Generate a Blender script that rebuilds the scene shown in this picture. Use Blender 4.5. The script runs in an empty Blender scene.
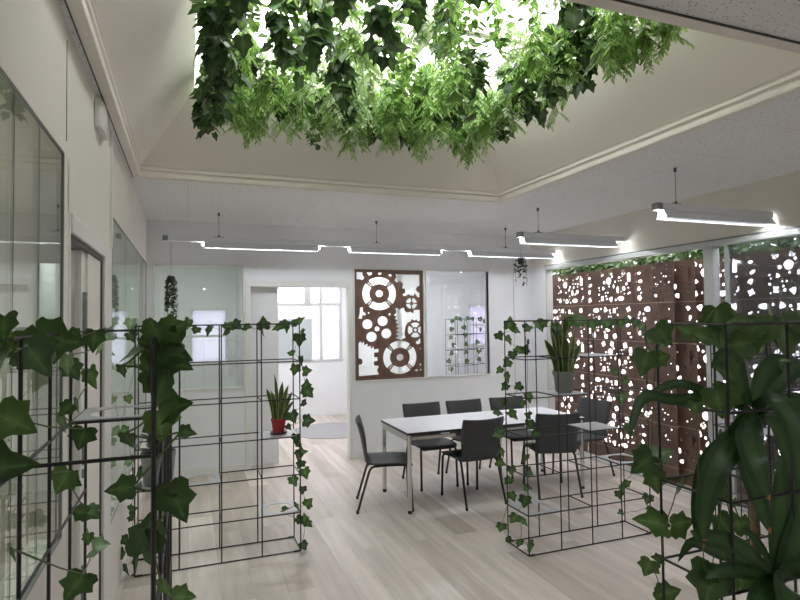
import bpy, math, random
from mathutils import Vector, Matrix
import numpy as np

# ------------------------------------------------------------------ camera
sc = bpy.context.scene
COL = sc.collection
YAW, PIT, ROL, FPX, EYE = 0.360933699, 0.0323509663, -0.0124007724, 561.55, 1.78
_f = np.array([math.sin(YAW)*math.cos(PIT), math.cos(YAW)*math.cos(PIT), math.sin(PIT)])
_r = np.array([math.cos(YAW), -math.sin(YAW), 0.0]); _u = np.cross(_r, _f)
CR = Vector(math.cos(ROL)*_r + math.sin(ROL)*_u)
CU = Vector(-math.sin(ROL)*_r + math.cos(ROL)*_u)
CF = Vector(_f)
CO = Vector((0, 0, EYE))
cam_d = bpy.data.cameras.new('camera'); cam = bpy.data.objects.new('camera', cam_d); COL.objects.link(cam)
cam_d.sensor_width = 36.0; cam_d.lens = FPX/800*36.0; cam_d.clip_start = 0.05
cam.matrix_world = Matrix(((CR.x, CU.x, -CF.x, 0), (CR.y, CU.y, -CF.y, 0), (CR.z, CU.z, -CF.z, EYE), (0, 0, 0, 1)))
sc.camera = cam

# ------------------------------------------------------------------ world, light, exposure
WORLD = 4.0
w = bpy.data.worlds.new('sky'); sc.world = w; w.use_nodes = True
bg = w.node_tree.nodes['Background']; bg.inputs[0].default_value = (1.0, 0.975, 0.965, 1); bg.inputs[1].default_value = WORLD
sc.view_settings.view_transform = 'Standard'; sc.view_settings.look = 'None'
sc.view_settings.gamma = 1.0; sc.view_settings.use_curve_mapping = False
sc.view_settings.exposure = 1.3
sc.cycles.use_denoising = True
sc.cycles.max_bounces = 10; sc.cycles.diffuse_bounces = 5; sc.cycles.glossy_bounces = 4
sc.cycles.transmission_bounces = 6; sc.cycles.transparent_max_bounces = 16
sc.cycles.sample_clamp_indirect = 6.0

def area(name, loc, rot, sx, sy, power, color=(1, 1, 1), portal=False):
    d = bpy.data.lights.new(name, 'AREA'); d.shape = 'RECTANGLE'; d.size = sx; d.size_y = sy
    d.energy = power; d.color = color; d.cycles.is_portal = portal
    o = bpy.data.objects.new(name, d); o.location = loc; o.rotation_euler = rot; COL.objects.link(o)
    return o
PI = math.pi
area('skylight_portal', (1.25, 3.27, 3.98), (0, 0, 0), 2.5, 2.46, 1, portal=True)
area('window_portal', (5.15, 3.9, 1.25), (0, PI/2, 0), 2.5, 5.6, 1, portal=True)
# added fill lights, unseen, that brighten the rooms behind the glass
area('corridor_fill', (1.9, 8.6, 2.9), (0, 0, 0), 1.2, 0.3, 20)
area('meeting_room_fill', (4.2, 8.6, 2.9), (0, 0, 0), 1.2, 0.3, 26)
area('back_office_fill', (0.0, 8.4, 2.9), (0, 0, 0), 1.2, 0.3, 14)
area('side_office_fill', (-2.2, 3.4, 2.9), (0, 0, 0), 1.2, 1.2, 32)

# ------------------------------------------------------------------ pixel helpers (real places on known planes)
def ray(u, v): return CR*((u-400)/FPX) + CU*((300-v)/FPX) + CF
def on_y(u, v, y): d = ray(u, v); return CO + d*(y/d.y)
def on_x(u, v, x): d = ray(u, v); return CO + d*(x/d.x)
def at_d(u, v, D): return CO + ray(u, v)*D

# ------------------------------------------------------------------ materials
def nmat(name, color, rough=0.5, metal=0.0, spec=0.5):
    m = bpy.data.materials.new(name); m.use_nodes = True
    b = m.node_tree.nodes['Principled BSDF']
    b.inputs['Base Color'].default_value = (*color, 1); b.inputs['Roughness'].default_value = rough
    b.inputs['Metallic'].default_value = metal; b.inputs['Specular IOR Level'].default_value = spec
    return m
def N(m, t, **kw):
    n = m.node_tree.nodes.new(t)
    for k, v in kw.items(): setattr(n, k, v)
    return n
def L(m, a, b): m.node_tree.links.new(a, b)
def mix(m, fac, a, b, mode='MIX'):
    n = N(m, 'ShaderNodeMix', data_type='RGBA', blend_type=mode)
    for idx, x in ((0, fac), (6, a), (7, b)):
        if hasattr(x, 'links'): L(m, x, n.inputs[idx])
        elif isinstance(x, tuple): n.inputs[idx].default_value = (*x, 1) if len(x) == 3 else x
        else: n.inputs[idx].default_value = x
    return n.outputs[2]
def noisy(name, c1, c2, scale, rough=0.6, detail=4, stretch=(1, 1, 1), bump=0.0, spec=0.4, metal=0.0):
    m = nmat(name, c1, rough, metal, spec); b = m.node_tree.nodes['Principled BSDF']
    tc = N(m, 'ShaderNodeTexCoord'); mp = N(m, 'ShaderNodeMapping'); mp.inputs['Scale'].default_value = stretch
    nz = N(m, 'ShaderNodeTexNoise'); nz.inputs['Scale'].default_value = scale; nz.inputs['Detail'].default_value = detail
    L(m, tc.outputs['Object'], mp.inputs[0]); L(m, mp.outputs[0], nz.inputs['Vector'])
    cr = N(m, 'ShaderNodeValToRGB'); cr.color_ramp.elements[0].position = 0.32; cr.color_ramp.elements[1].position = 0.68
    L(m, nz.outputs[0], cr.inputs[0])
    L(m, mix(m, cr.outputs[0], c1, c2), b.inputs['Base Color'])
    if bump:
        bp = N(m, 'ShaderNodeBump'); bp.inputs['Strength'].default_value = bump; bp.inputs['Distance'].default_value = 0.01
        L(m, nz.outputs[0], bp.inputs['Height']); L(m, bp.outputs[0], b.inputs['Normal'])
    return m

M = {}
M['wall'] = noisy('white_plaster', (0.79, 0.755, 0.715), (0.81, 0.775, 0.735), 3, 0.75)
M['partition'] = noisy('white_partition_paint', (0.76, 0.77, 0.79), (0.79, 0.80, 0.82), 2, 0.5)
M['slope'] = noisy('cream_plaster', (0.83, 0.78, 0.735), (0.85, 0.80, 0.755), 2.5, 0.8)
M['cream'] = noisy('cream_wall_paint', (0.77, 0.745, 0.67), (0.79, 0.765, 0.69), 2, 0.7)
M['frame'] = nmat('white_powder_coat', (0.74, 0.74, 0.72), 0.4)
M['joint'] = nmat('dark_joint', (0.08, 0.08, 0.08), 0.6)
M['alu'] = nmat('grey_aluminium', (0.55, 0.57, 0.56), 0.35, 0.3)
M['alu_dark'] = nmat('grey_rail', (0.25, 0.26, 0.26), 0.4, 0.4)
M['black_metal'] = nmat('black_wire', (0.018, 0.018, 0.02), 0.45)
M['shelf'] = nmat('grey_sheet_shelf', (0.42, 0.43, 0.46), 0.35, 0.2)
M['chrome'] = nmat('chrome_tube', (0.72, 0.72, 0.72), 0.22, 0.95)
M['table_top'] = nmat('white_laminate', (0.80, 0.80, 0.86), 0.3)
M['black_edge'] = nmat('black_edge', (0.02, 0.02, 0.02), 0.4)
M['plastic'] = noisy('anthracite_plastic', (0.055, 0.057, 0.062), (0.068, 0.07, 0.076), 60, 0.55)
M['chair_leg'] = nmat('black_tube', (0.012, 0.012, 0.014), 0.35)
M['red_pot'] = nmat('red_pot', (0.36, 0.02, 0.035), 0.35)
M['saucer'] = nmat('dark_saucer', (0.05, 0.015, 0.015), 0.4)
M['grey_pot'] = nmat('grey_pot', (0.22, 0.225, 0.22), 0.5)
M['dark_pot'] = nmat('charcoal_pot', (0.03, 0.03, 0.035), 0.5)
M['soil'] = nmat('soil', (0.04, 0.025, 0.015), 0.9)
M['corten'] = noisy('rusty_steel', (0.125, 0.075, 0.058), (0.19, 0.115, 0.088), 5, 0.55, 6, (1, 1, 0.6))
M['gear_wood'] = noisy('rust_brown_panel', (0.11, 0.062, 0.046), (0.19, 0.11, 0.08), 5, 0.45, 6, (2.2, 1, 0.25))
M['lamp_body'] = nmat('light_grey_lamp_body', (0.78, 0.80, 0.84), 0.4)
M['lamp_cap'] = nmat('grey_lamp_cap', (0.28, 0.29, 0.30), 0.4)
M['cable'] = nmat('steel_cable', (0.12, 0.12, 0.12), 0.4, 0.5)
M['stem'] = nmat('vine_stem', (0.10, 0.12, 0.045), 0.7)
M['cane'] = noisy('brown_cane', (0.13, 0.09, 0.055), (0.20, 0.15, 0.09), 30, 0.8)
M['dry'] = nmat('dry_leaf_tip', (0.42, 0.17, 0.06), 0.7)
M['ground'] = noisy('pale_terrace', (0.55, 0.52, 0.49), (0.62, 0.59, 0.56), 1.5, 0.8)
M['outside'] = noisy('pale_render', (0.72, 0.70, 0.76), (0.80, 0.78, 0.84), 0.8, 0.8)
M['mat'] = noisy('grey_rug', (0.26, 0.26, 0.27), (0.42, 0.42, 0.43), 90, 0.9, 2)
M['grey_panel'] = nmat('grey_green_panel', (0.44, 0.48, 0.49), 0.4)
M['rug_white'] = nmat('white_box', (0.75, 0.74, 0.72), 0.4)

def leafmat(name, c1, c2, trans=0.35, rough=0.45, scale=9, tint=0.25, vein=1.9):
    m = bpy.data.materials.new(name); m.use_nodes = True
    b = m.node_tree.nodes['Principled BSDF']; out = m.node_tree.nodes['Material Output']
    b.inputs['Roughness'].default_value = rough
    tc = N(m, 'ShaderNodeTexCoord'); nz = N(m, 'ShaderNodeTexNoise'); nz.inputs['Scale'].default_value = scale
    nz.inputs['Detail'].default_value = 3
    oi = N(m, 'ShaderNodeObjectInfo'); ad = N(m, 'ShaderNodeVectorMath', operation='ADD')
    L(m, tc.outputs['Object'], ad.inputs[0]); L(m, oi.outputs['Random'], ad.inputs[1]); L(m, ad.outputs[0], nz.inputs['Vector'])
    cr = N(m, 'ShaderNodeValToRGB'); cr.color_ramp.elements[0].position = 0.35; cr.color_ramp.elements[1].position = 0.65
    L(m, nz.outputs[0], cr.inputs[0]); c0 = mix(m, cr.outputs[0], c1, c2)
    va = N(m, 'ShaderNodeAttribute', attribute_name='vein'); pw = N(m, 'ShaderNodeMath', operation='POWER'); L(m, va.outputs['Fac'], pw.inputs[0]); pw.inputs[1].default_value = 4.0
    c = mix(m, pw.outputs[0], c0, tuple(min(1, x*vein+0.01) for x in c2)); L(m, c, b.inputs['Base Color'])
    tr = N(m, 'ShaderNodeBsdfTranslucent'); L(m, mix(m, tint, c, (0.35, 0.55, 0.06)), tr.inputs[0])
    ms = N(m, 'ShaderNodeMixShader'); ms.inputs[0].default_value = trans
    L(m, b.outputs[0], ms.inputs[1]); L(m, tr.outputs[0], ms.inputs[2]); L(m, ms.outputs[0], out.inputs[0])
    return m
M['ivy_dark'] = leafmat('ivy_leaf_dark', (0.022, 0.052, 0.019), (0.042, 0.090, 0.030), 0.24, tint=0.1)
M['ivy'] = leafmat('ivy_leaf', (0.042, 0.098, 0.030), (0.078, 0.150, 0.046), 0.27, tint=0.12)
M['ivy_near'] = leafmat('ivy_leaf_glossy', (0.030, 0.076, 0.024), (0.056, 0.115, 0.034), 0.2, 0.34, 14, tint=0.1)
M['ivy_near_pale'] = leafmat('ivy_leaf_pale', (0.055, 0.115, 0.032), (0.085, 0.15, 0.045), 0.25, 0.36, 14, tint=0.15)
M['fern'] = leafmat('feathery_leaf', (0.22, 0.40, 0.11), (0.36, 0.52, 0.20), 0.45, tint=0.4)
M['fern_pale'] = leafmat('pale_feathery_leaf', (0.38, 0.52, 0.30), (0.50, 0.60, 0.40), 0.42, tint=0.2)
M['fern_mid'] = leafmat('mid_feathery_leaf', (0.11, 0.24, 0.06), (0.19, 0.33, 0.10), 0.4, tint=0.4)
M['snake'] = leafmat('snake_leaf', (0.03, 0.07, 0.025), (0.08, 0.13, 0.045), 0.05, 0.4, 40)
M['snake_edge'] = leafmat('snake_leaf_margin', (0.30, 0.34, 0.09), (0.38, 0.40, 0.13), 0.05)
M['strap'] = leafmat('strap_leaf', (0.018, 0.050, 0.019), (0.033, 0.078, 0.027), 0.15, 0.33, tint=0.1)
M['strap_mid'] = leafmat('strap_leaf_stripe', (0.034, 0.086, 0.028), (0.053, 0.12, 0.038), 0.15, 0.33, tint=0.1)
M['trail'] = leafmat('trailing_leaf', (0.010, 0.022, 0.010), (0.025, 0.045, 0.02), 0.1, tint=0.0)

def glass(name, tint, base=0.04, gain=0.96):
    m = bpy.data.materials.new(name); m.use_nodes = True; nt = m.node_tree; nt.nodes.clear()
    out = N(m, 'ShaderNodeOutputMaterial'); tr = N(m, 'ShaderNodeBsdfTransparent'); tr.inputs[0].default_value = (*tint, 1)
    gl = N(m, 'ShaderNodeBsdfGlossy'); gl.inputs['Roughness'].default_value = 0.0; gl.inputs[0].default_value = (0.95, 0.97, 0.96, 1)
    ge = N(m, 'ShaderNodeNewGeometry'); dt = N(m, 'ShaderNodeVectorMath', operation='DOT_PRODUCT')
    L(m, ge.outputs['Incoming'], dt.inputs[0]); L(m, ge.outputs['Normal'], dt.inputs[1])
    ab = N(m, 'ShaderNodeMath', operation='ABSOLUTE'); L(m, dt.outputs['Value'], ab.inputs[0])
    sb = N(m, 'ShaderNodeMath', operation='SUBTRACT'); sb.inputs[0].default_value = 1.0; L(m, ab.outputs[0], sb.inputs[1])
    pw = N(m, 'ShaderNodeMath', operation='POWER'); L(m, sb.outputs[0], pw.inputs[0]); pw.inputs[1].default_value = 5.0
    ml = N(m, 'ShaderNodeMath', operation='MULTIPLY_ADD'); L(m, pw.outputs[0], ml.inputs[0]); ml.inputs[1].default_value = gain; ml.inputs[2].default_value = base
    ms = N(m, 'ShaderNodeMixShader'); L(m, ml.outputs[0], ms.inputs[0]); L(m, tr.outputs[0], ms.inputs[1]); L(m, gl.outputs[0], ms.inputs[2])
    L(m, ms.outputs[0], out.inputs[0]); return m
M['glass'] = glass('clear_glass', (0.95, 0.97, 0.96), 0.045)
M['glass_green'] = glass('greenish_glass', (0.82, 0.87, 0.83), 0.06)
M['glass_grey'] = glass('grey_glass', (0.84, 0.86, 0.88), 0.06)
def frosted(name, c):
    m = bpy.data.materials.new(name); m.use_nodes = True; nt = m.node_tree; nt.nodes.clear()
    out = N(m, 'ShaderNodeOutputMaterial'); tr = N(m, 'ShaderNodeBsdfTranslucent'); tr.inputs[0].default_value = (*c, 1)
    L(m, tr.outputs[0], out.inputs[0]); return m
M['frost'] = frosted('frosted_film', (0.44, 0.40, 0.455))
M['frost_dim'] = frosted('frosted_grey_film', (0.36, 0.35, 0.40))
M['frost_clear'] = frosted('frosted_pane', (0.8, 0.8, 0.82))
def emit(name, c, s):
    m = bpy.data.materials.new(name); m.use_nodes = True; nt = m.node_tree; nt.nodes.clear()
    out = N(m, 'ShaderNodeOutputMaterial'); e = N(m, 'ShaderNodeEmission'); e.inputs[0].default_value = (*c, 1); e.inputs[1].default_value = s
    L(m, e.outputs[0], out.inputs[0]); return m
M['led'] = emit('led_diffuser', (0.90, 0.95, 1.0), 0.35)
M['led_end'] = emit('led_end', (1.0, 1.0, 1.0), 9.0)

def floor_mat():
    m = nmat('pale_wood_planks', (0.5, 0.45, 0.4), 0.42, 0, 0.4); b = m.node_tree.nodes['Principled BSDF']
    tc = N(m, 'ShaderNodeTexCoord'); mp = N(m, 'ShaderNodeMapping'); mp.inputs['Rotation'].default_value = (0, 0, PI/2)
    L(m, tc.outputs['Object'], mp.inputs[0])
    br = N(m, 'ShaderNodeTexBrick'); br.offset = 0.37; br.inputs['Scale'].default_value = 1.0
    br.inputs['Brick Width'].default_value = 1.25; br.inputs['Row Height'].default_value = 0.205; br.inputs['Mortar Size'].default_value = 0.0015
    br.inputs['Color1'].default_value = (0, 0, 0, 1); br.inputs['Color2'].default_value = (1, 1, 1, 1); br.inputs['Mortar'].default_value = (0.3, 0.3, 0.3, 1)
    br.inputs['Bias'].default_value = 0.0
    L(m, mp.outputs[0], br.inputs['Vector'])
    mp2 = N(m, 'ShaderNodeMapping'); mp2.inputs['Scale'].default_value = (9, 0.8, 1); L(m, tc.outputs['Object'], mp2.inputs[0])
    sh = N(m, 'ShaderNodeVectorMath', operation='ADD'); L(m, mp2.outputs[0], sh.inputs[0]); L(m, br.outputs['Color'], sh.inputs[1])
    nz = N(m, 'ShaderNodeTexNoise'); nz.inputs['Scale'].default_value = 1.6; nz.inputs['Detail'].default_value = 6; L(m, sh.outputs[0], nz.inputs['Vector'])
    cr = N(m, 'ShaderNodeValToRGB'); cr.color_ramp.elements[0].position = 0.3; cr.color_ramp.elements[1].position = 0.7; L(m, nz.outputs[0], cr.inputs[0])
    a = mix(m, br.outputs['Color'], (0.47, 0.41, 0.365), (0.67, 0.61, 0.57))
    g = mix(m, cr.outputs[0], (0.80, 0.79, 0.78), (1.08, 1.07, 1.06))
    c = mix(m, 1.0, a, g, 'MULTIPLY')
    c2 = mix(m, br.outputs['Fac'], c, (0.42, 0.38, 0.34)); L(m, c2, b.inputs['Base Color'])
    return m
M['floor'] = floor_mat()
def ceil_mat(name, col, hole):
    m = nmat(name, col, 0.85, 0, 0.2); b = m.node_tree.nodes['Principled BSDF']
    tc = N(m, 'ShaderNodeTexCoord'); vo = N(m, 'ShaderNodeTexVoronoi'); vo.inputs['Scale'].default_value = 62
    L(m, tc.outputs['Object'], vo.inputs['Vector'])
    lt = N(m, 'ShaderNodeMath', operation='LESS_THAN'); L(m, vo.outputs['Distance'], lt.inputs[0]); lt.inputs[1].default_value = 0.20
    wn = N(m, 'ShaderNodeSeparateColor'); L(m, vo.outputs['Color'], wn.inputs[0])
    l2 = N(m, 'ShaderNodeMath', operation='LESS_THAN'); L(m, wn.outputs[0], l2.inputs[0]); l2.inputs[1].default_value = 0.8
    mu = N(m, 'ShaderNodeMath', operation='MULTIPLY'); L(m, lt.outputs[0], mu.inputs[0]); L(m, l2.outputs[0], mu.inputs[1])
    br = N(m, 'ShaderNodeTexBrick'); br.offset = 0; br.inputs['Scale'].default_value = 1; br.inputs['Brick Width'].default_value = 1.2
    br.inputs['Row Height'].default_value = 0.6; br.inputs['Mortar Size'].default_value = 0.003; L(m, tc.outputs['Object'], br.inputs['Vector'])
    c = mix(m, mu.outputs[0], col, hole); c2 = mix(m, br.outputs['Fac'], c, tuple(x*0.82 for x in col)); L(m, c2, b.inputs['Base Color'])
    return m
M['tiles'] = ceil_mat('acoustic_tiles', (0.85, 0.85, 0.86), (0.22, 0.21, 0.20))

# ------------------------------------------------------------------ mesh builder
class MB:
    def __init__(s): s.v = []; s.f = []; s.mi = []; s.att = {}
    def add(s, vs, fs, mi=0):
        o = len(s.v); s.v += [tuple(p) for p in vs]; s.f += [tuple(i+o for i in f) for f in fs]; s.mi += [mi]*len(fs)
    def box(s, x0, y0, z0, x1, y1, z1, mi=0):
        s.add([(x0, y0, z0), (x1, y0, z0), (x1, y1, z0), (x0, y1, z0), (x0, y0, z1), (x1, y0, z1), (x1, y1, z1), (x0, y1, z1)],
              [(0, 3, 2, 1), (4, 5, 6, 7), (0, 1, 5, 4), (1, 2, 6, 5), (2, 3, 7, 6), (3, 0, 4, 7)], mi)
    def tube(s, path, r, n=8, mi=0, cap=True):
        P = [Vector(p) for p in path]; rr = r if isinstance(r, (list, tuple)) else [r]*len(P)
        rings = []; side = None
        for i, p in enumerate(P):
            t = (P[min(i+1, len(P)-1)] - P[max(i-1, 0)])
            if t.length < 1e-9: t = Vector((0, 0, 1))
            t.normalize()
            if side is None:
                side = t.cross(Vector((0, 0, 1)))
                if side.length < 1e-3: side = Vector((1, 0, 0))
            side = side - t*side.dot(t); side.normalize(); b = t.cross(side)
            rings.append([p + side*(math.cos(2*PI*k/n)*rr[i]) + b*(math.sin(2*PI*k/n)*rr[i]) for k in range(n)])
        vs = [q for R in rings for q in R]; fs = []
        for i in range(len(P)-1):
            for k in range(n): fs.append((i*n+k, i*n+(k+1) % n, (i+1)*n+(k+1) % n, (i+1)*n+k))
        if cap: fs.append(tuple(range(n-1, -1, -1))); fs.append(tuple((len(P)-1)*n+k for k in range(n)))
        s.add(vs, fs, mi)
    def lathe(s, prof, c=(0, 0, 0), n=28, mi=0):
        vs = []; fs = []
        for r, z in prof:
            for k in range(n): vs.append((c[0]+r*math.cos(2*PI*k/n), c[1]+r*math.sin(2*PI*k/n), c[2]+z))
        for i in range(len(prof)-1):
            for k in range(n): fs.append((i*n+k, i*n+(k+1) % n, (i+1)*n+(k+1) % n, (i+1)*n+k))
        fs.append(tuple(range(n-1, -1, -1))); fs.append(tuple((len(prof)-1)*n+k for k in range(n)))
        s.add(vs, fs, mi)
    def build(s, name, mats, parent=None, smooth=False, bevel=0, loc=None):
        me = bpy.data.meshes.new(name); me.from_pydata(s.v, [], s.f)
        if not isinstance(mats, (list, tuple)): mats = [mats]
        for m in mats: me.materials.append(m)
        me.polygons.foreach_set('material_index', s.mi)
        if smooth: me.polygons.foreach_set('use_smooth', [True]*len(s.f))
        if s.att:
            at = me.attributes.new('vein', 'FLOAT', 'POINT'); vals = [0.0]*len(s.v)
            for k, x in s.att.items(): vals[k] = x
            at.data.foreach_set('value', vals)
        me.update()
        return link(name, me, parent, bevel, loc)
def link(name, me, parent=None, bevel=0, loc=None):
    o = bpy.data.objects.new(name, me); COL.objects.link(o)
    if parent: o.parent = parent
    if loc: o.location = loc
    if bevel:
        b = o.modifiers.new('bevel', 'BEVEL'); b.width = bevel; b.segments = 2; b.limit_method = 'ANGLE'
    return o
def tag(o, label, cat, group=None, kind=None):
    o['label'] = label; o['category'] = cat
    if group: o['group'] = group
    if kind: o['kind'] = kind
    return o
def empty(name, loc=(0, 0, 0), rz=0):
    o = bpy.data.objects.new(name, None); o.empty_display_size = 0.05; COL.objects.link(o); o.location = loc; o.rotation_euler = (0, 0, rz); return o
def struct(o): o['kind'] = 'structure'; return o
def sbox(name, mat, *bx, parent=None, bevel=0):
    m = MB()
    for b in bx: m.box(*b)
    o = m.build(name, mat, parent, bevel=bevel)
    return o if parent else struct(o)
def copy_tree(o, parent=None):
    c = o.copy(); COL.objects.link(c)
    if parent: c.parent = parent
    for ch in list(o.children): copy_tree(ch, c)
    return c

# ================================================================== SETTING
LX, BY, RX, CZ = -0.44, 6.97, 4.675, 2.94
SILL, HEAD = 0.985, 2.42
sbox('floor', M['floor'], (-4.2, -2.0, -0.12, 4.88, 10.5, 0.0))
sbox('wall_backdrop', M['outside'], (9.5, -6, -0.1, 9.7, 14, 4.6))  # added backdrop wall, tones down the bright sky behind the screen holes
sbox('terrace_ground', M['ground'], (4.88, -4, -0.16, 16, 12, -0.03))
# recess in the ceiling
RX0, RX1, RY0, RY1 = -0.36, 2.93, 1.67, 4.90
OX0, OX1, OY0, OY1, OZ = 0.04, 2.53, 2.05, 4.50, 3.53
TH = 0.12; HM = 0.036
sbox('ceiling', M['tiles'], (-0.55, RY1+HM, CZ, 4.9, BY+0.12, CZ+TH), (-0.55, -2.0, CZ, 4.9, RY0-HM, CZ+TH),
     (RX1+HM, RY0-HM, CZ, 4.9, RY1+HM, CZ+TH), (-0.55, RY0-HM, CZ, RX0-HM, RY1+HM, CZ+TH))
m = MB()   # flat edge band round the recess, a few mm below the tiles
e = 0.06
m.box(RX0-0.05, RY0-0.005, CZ-0.006, RX0, RY1+0.035, CZ-0.0005); m.box(RX0, RY0-0.06, CZ-0.006, RX1+0.035, RY0, CZ-0.0005)
m.box(RX1, RY0, CZ-0.006, RX1+0.05, RY1+0.05, CZ-0.0005); m.box(RX0, RY1, CZ-0.006, RX1, RY1+0.05, CZ-0.0005)
struct(m.build('trim_1', M['slope']))
m = MB(); m.box(RX0-0.056, RY0-0.066, CZ-0.008, RX0-0.05, RY1+0.035, CZ-0.0005); m.box(RX0-0.05, RY0-0.066, CZ-0.008, 4.6, RY0-0.06, CZ-0.0005)
struct(m.build('trim_2', M['joint']))
def ringwall(name, mat, rects, thick=0.03):
    """rects: list of (x0,x1,y0,y1,z) rings going up; an open tube with thickness outwards"""
    m = MB(); vs = []
    for x0, x1, y0, y1, z in rects: vs += [(x0, y0, z), (x1, y0, z), (x1, y1, z), (x0, y1, z)]
    n = len(rects)
    for i in range(n):
        x0, x1, y0, y1, z = rects[i]; t = thick; vs += [(x0-t, y0-t, z+t*0.5), (x1+t, y0-t, z+t*0.5), (x1+t, y1+t, z+t*0.5), (x0-t, y1+t, z+t*0.5)]
    fs = []
    for i in range(n-1):
        for k in range(4):
            a, b = i*4+k, i*4+(k+1) % 4
            fs.append((b, a, a+4, b+4)); o = n*4; fs.append((o+a, o+b, o+b+4, o+a+4))
    for k in range(4):
        a, b = k, (k+1) % 4; o = n*4; fs.append((a, b, o+b, o+a)); t = (n-1)*4; fs.append((t+b, t+a, o+t+a, o+t+b))
    m.add(vs, fs); return struct(m.build(name, mat))
def rg(d, z): return (RX0+d, RX1-d, RY0+d, RY1-d, z)
ringwall('ceiling_slope', M['slope'], [rg(0, CZ-0.004), rg(0, 2.975), rg(-0.012, 2.980), rg(-0.012, 2.992), rg(0.006, 2.997), rg(0.006, 3.012),
         rg(-0.004, 3.017), rg(-0.004, 3.028), rg(0.012, 3.034), (OX0, OX1, OY0, OY1, OZ)])
ringwall('ceiling_shaft', M['slope'], [(OX0, OX1, OY0, OY1, OZ), (OX0, OX1, OY0, OY1, 3.95)])
m = MB()
for k in range(1, 3): x = OX0+(OX1-OX0)*k/3; m.box(x-0.04, OY0, 3.9, x+0.04, OY1, 3.98)
for k in range(1, 3): y = OY0+(OY1-OY0)*k/3; m.box(OX0, y-0.04, 3.905, OX1, y+0.04, 3.975)
struct(m.build('skylight_frame', M['slope']))
struct(sbox('skylight_glass', M['glass'], (OX0, OY0, 3.955, OX1, OY1, 3.965)))

# left wall
T = 0.10
sbox('wall_left', M['wall'],
     (LX-T, -2, HEAD+0.005, LX, 2.5, CZ), (LX-T, 2.5, 2.215, LX, 3.775, CZ), (LX-T, 3.775, HEAD+0.02, LX, BY, CZ),
     (LX-T, -2, 0, LX, 2.43, SILL), (LX-T, 2.425, 0, LX, 2.515, HEAD+0.005), (LX-T, 3.775, 0, LX, 3.86, HEAD+0.02), (LX-T, 3.86, 0, LX, BY, 0.55))
sbox('wall_left_joint', M['joint'], (LX-0.001, 2.455, HEAD+0.06, LX+0.0015, 2.463, 2.875))
sbox('trim_3', M['wall'], (LX-0.001, 3.752, 2.225, LX+0.012, 3.80, CZ))
def pane_wall(name, x1, ys, z0, z1, gmat, fmat):
    r = empty(name); struct(r)
    for a, b in zip(ys[:-1], ys[1:]):
        g = MB(); g.box(x1-0.012, a+0.002, z0, x1-0.004, b-0.002, z1); struct(g.build('window_pane', gmat, r))
    f = MB(); xa, xb = x1-0.008, x1+0.001
    f.box(xa, ys[0], z1-0.004, xb, ys[-1], z1+0.002); f.box(xa, ys[0], z0-0.004, xb, ys[-1], z0+0.003); f.box(xa, ys[-1]-0.010, z0, xb, ys[-1]+0.002, z1)
    for y in ys[:-1]: f.box(x1-0.0055, y-0.002, z0, x1-0.0035, y+0.002, z1)
    struct(f.build('window_frame', fmat, r)); return r
pane_wall('window_1', LX, [-1.9, -0.2, 1.13, 1.79, 2.07, 2.425], SILL, HEAD, M['glass_green'], M['alu_dark'])
pane_wall('window_2', LX, [3.86, 4.75, 5.70, 6.45, 6.93], 0.55, HEAD+0.015, M['glass_green'], M['alu_dark'])
# sliding door in the left wall
d = empty('door_1'); struct(d)
m = MB(); m.box(LX-T, 2.515, 0, LX+0.004, 2.545, 2.215); m.box(LX-T, 3.49, 0, LX+0.010, 3.775, 2.215); m.box(LX-T, 2.545, 2.14, LX+0.010, 3.49, 2.215)
struct(m.build('door_frame', M['frame'], d, bevel=0.004))
m = MB(); m.box(LX-0.07, 2.545, 2.115, LX-0.005, 3.475, 2.14); m.box(LX-0.07, 3.47, 0, LX-0.004, 3.488, 2.115); struct(m.build('door_track', M['joint'], d))
m = MB(); m.box(LX-0.055, 2.93, 0.01, LX-0.02, 3.02, 2.112); m.box(LX-0.055, 2.546, 0.01, LX-0.02, 2.93, 0.06)
struct(m.build('door_leaf', M['frame'], d)); m = MB(); m.box(LX-0.04, 2.546, 0.06, LX-0.034, 2.93, 2.112); struct(m.build('door_glass', M['glass'], d))
m = MB(); m.box(LX-0.050, 3.06, 0.01, LX-0.012, 3.465, 2.112); struct(m.build('door_leaf', M['wall'], d))
m = MB(); m.box(LX-0.02, 2.965, 1.66, LX-0.002, 2.99, 1.92); m.box(LX-0.02, 2.965, 1.12, LX-0.008, 2.985, 1.20); m.box(LX-0.02, 2.965, 1.06, LX-0.008, 2.985, 1.10); m.box(LX-0.02, 2.965, 0.46, LX-0.008, 2.985, 0.66)
struct(m.build('door_handle', M['alu_dark'], d, bevel=0.002))

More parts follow.
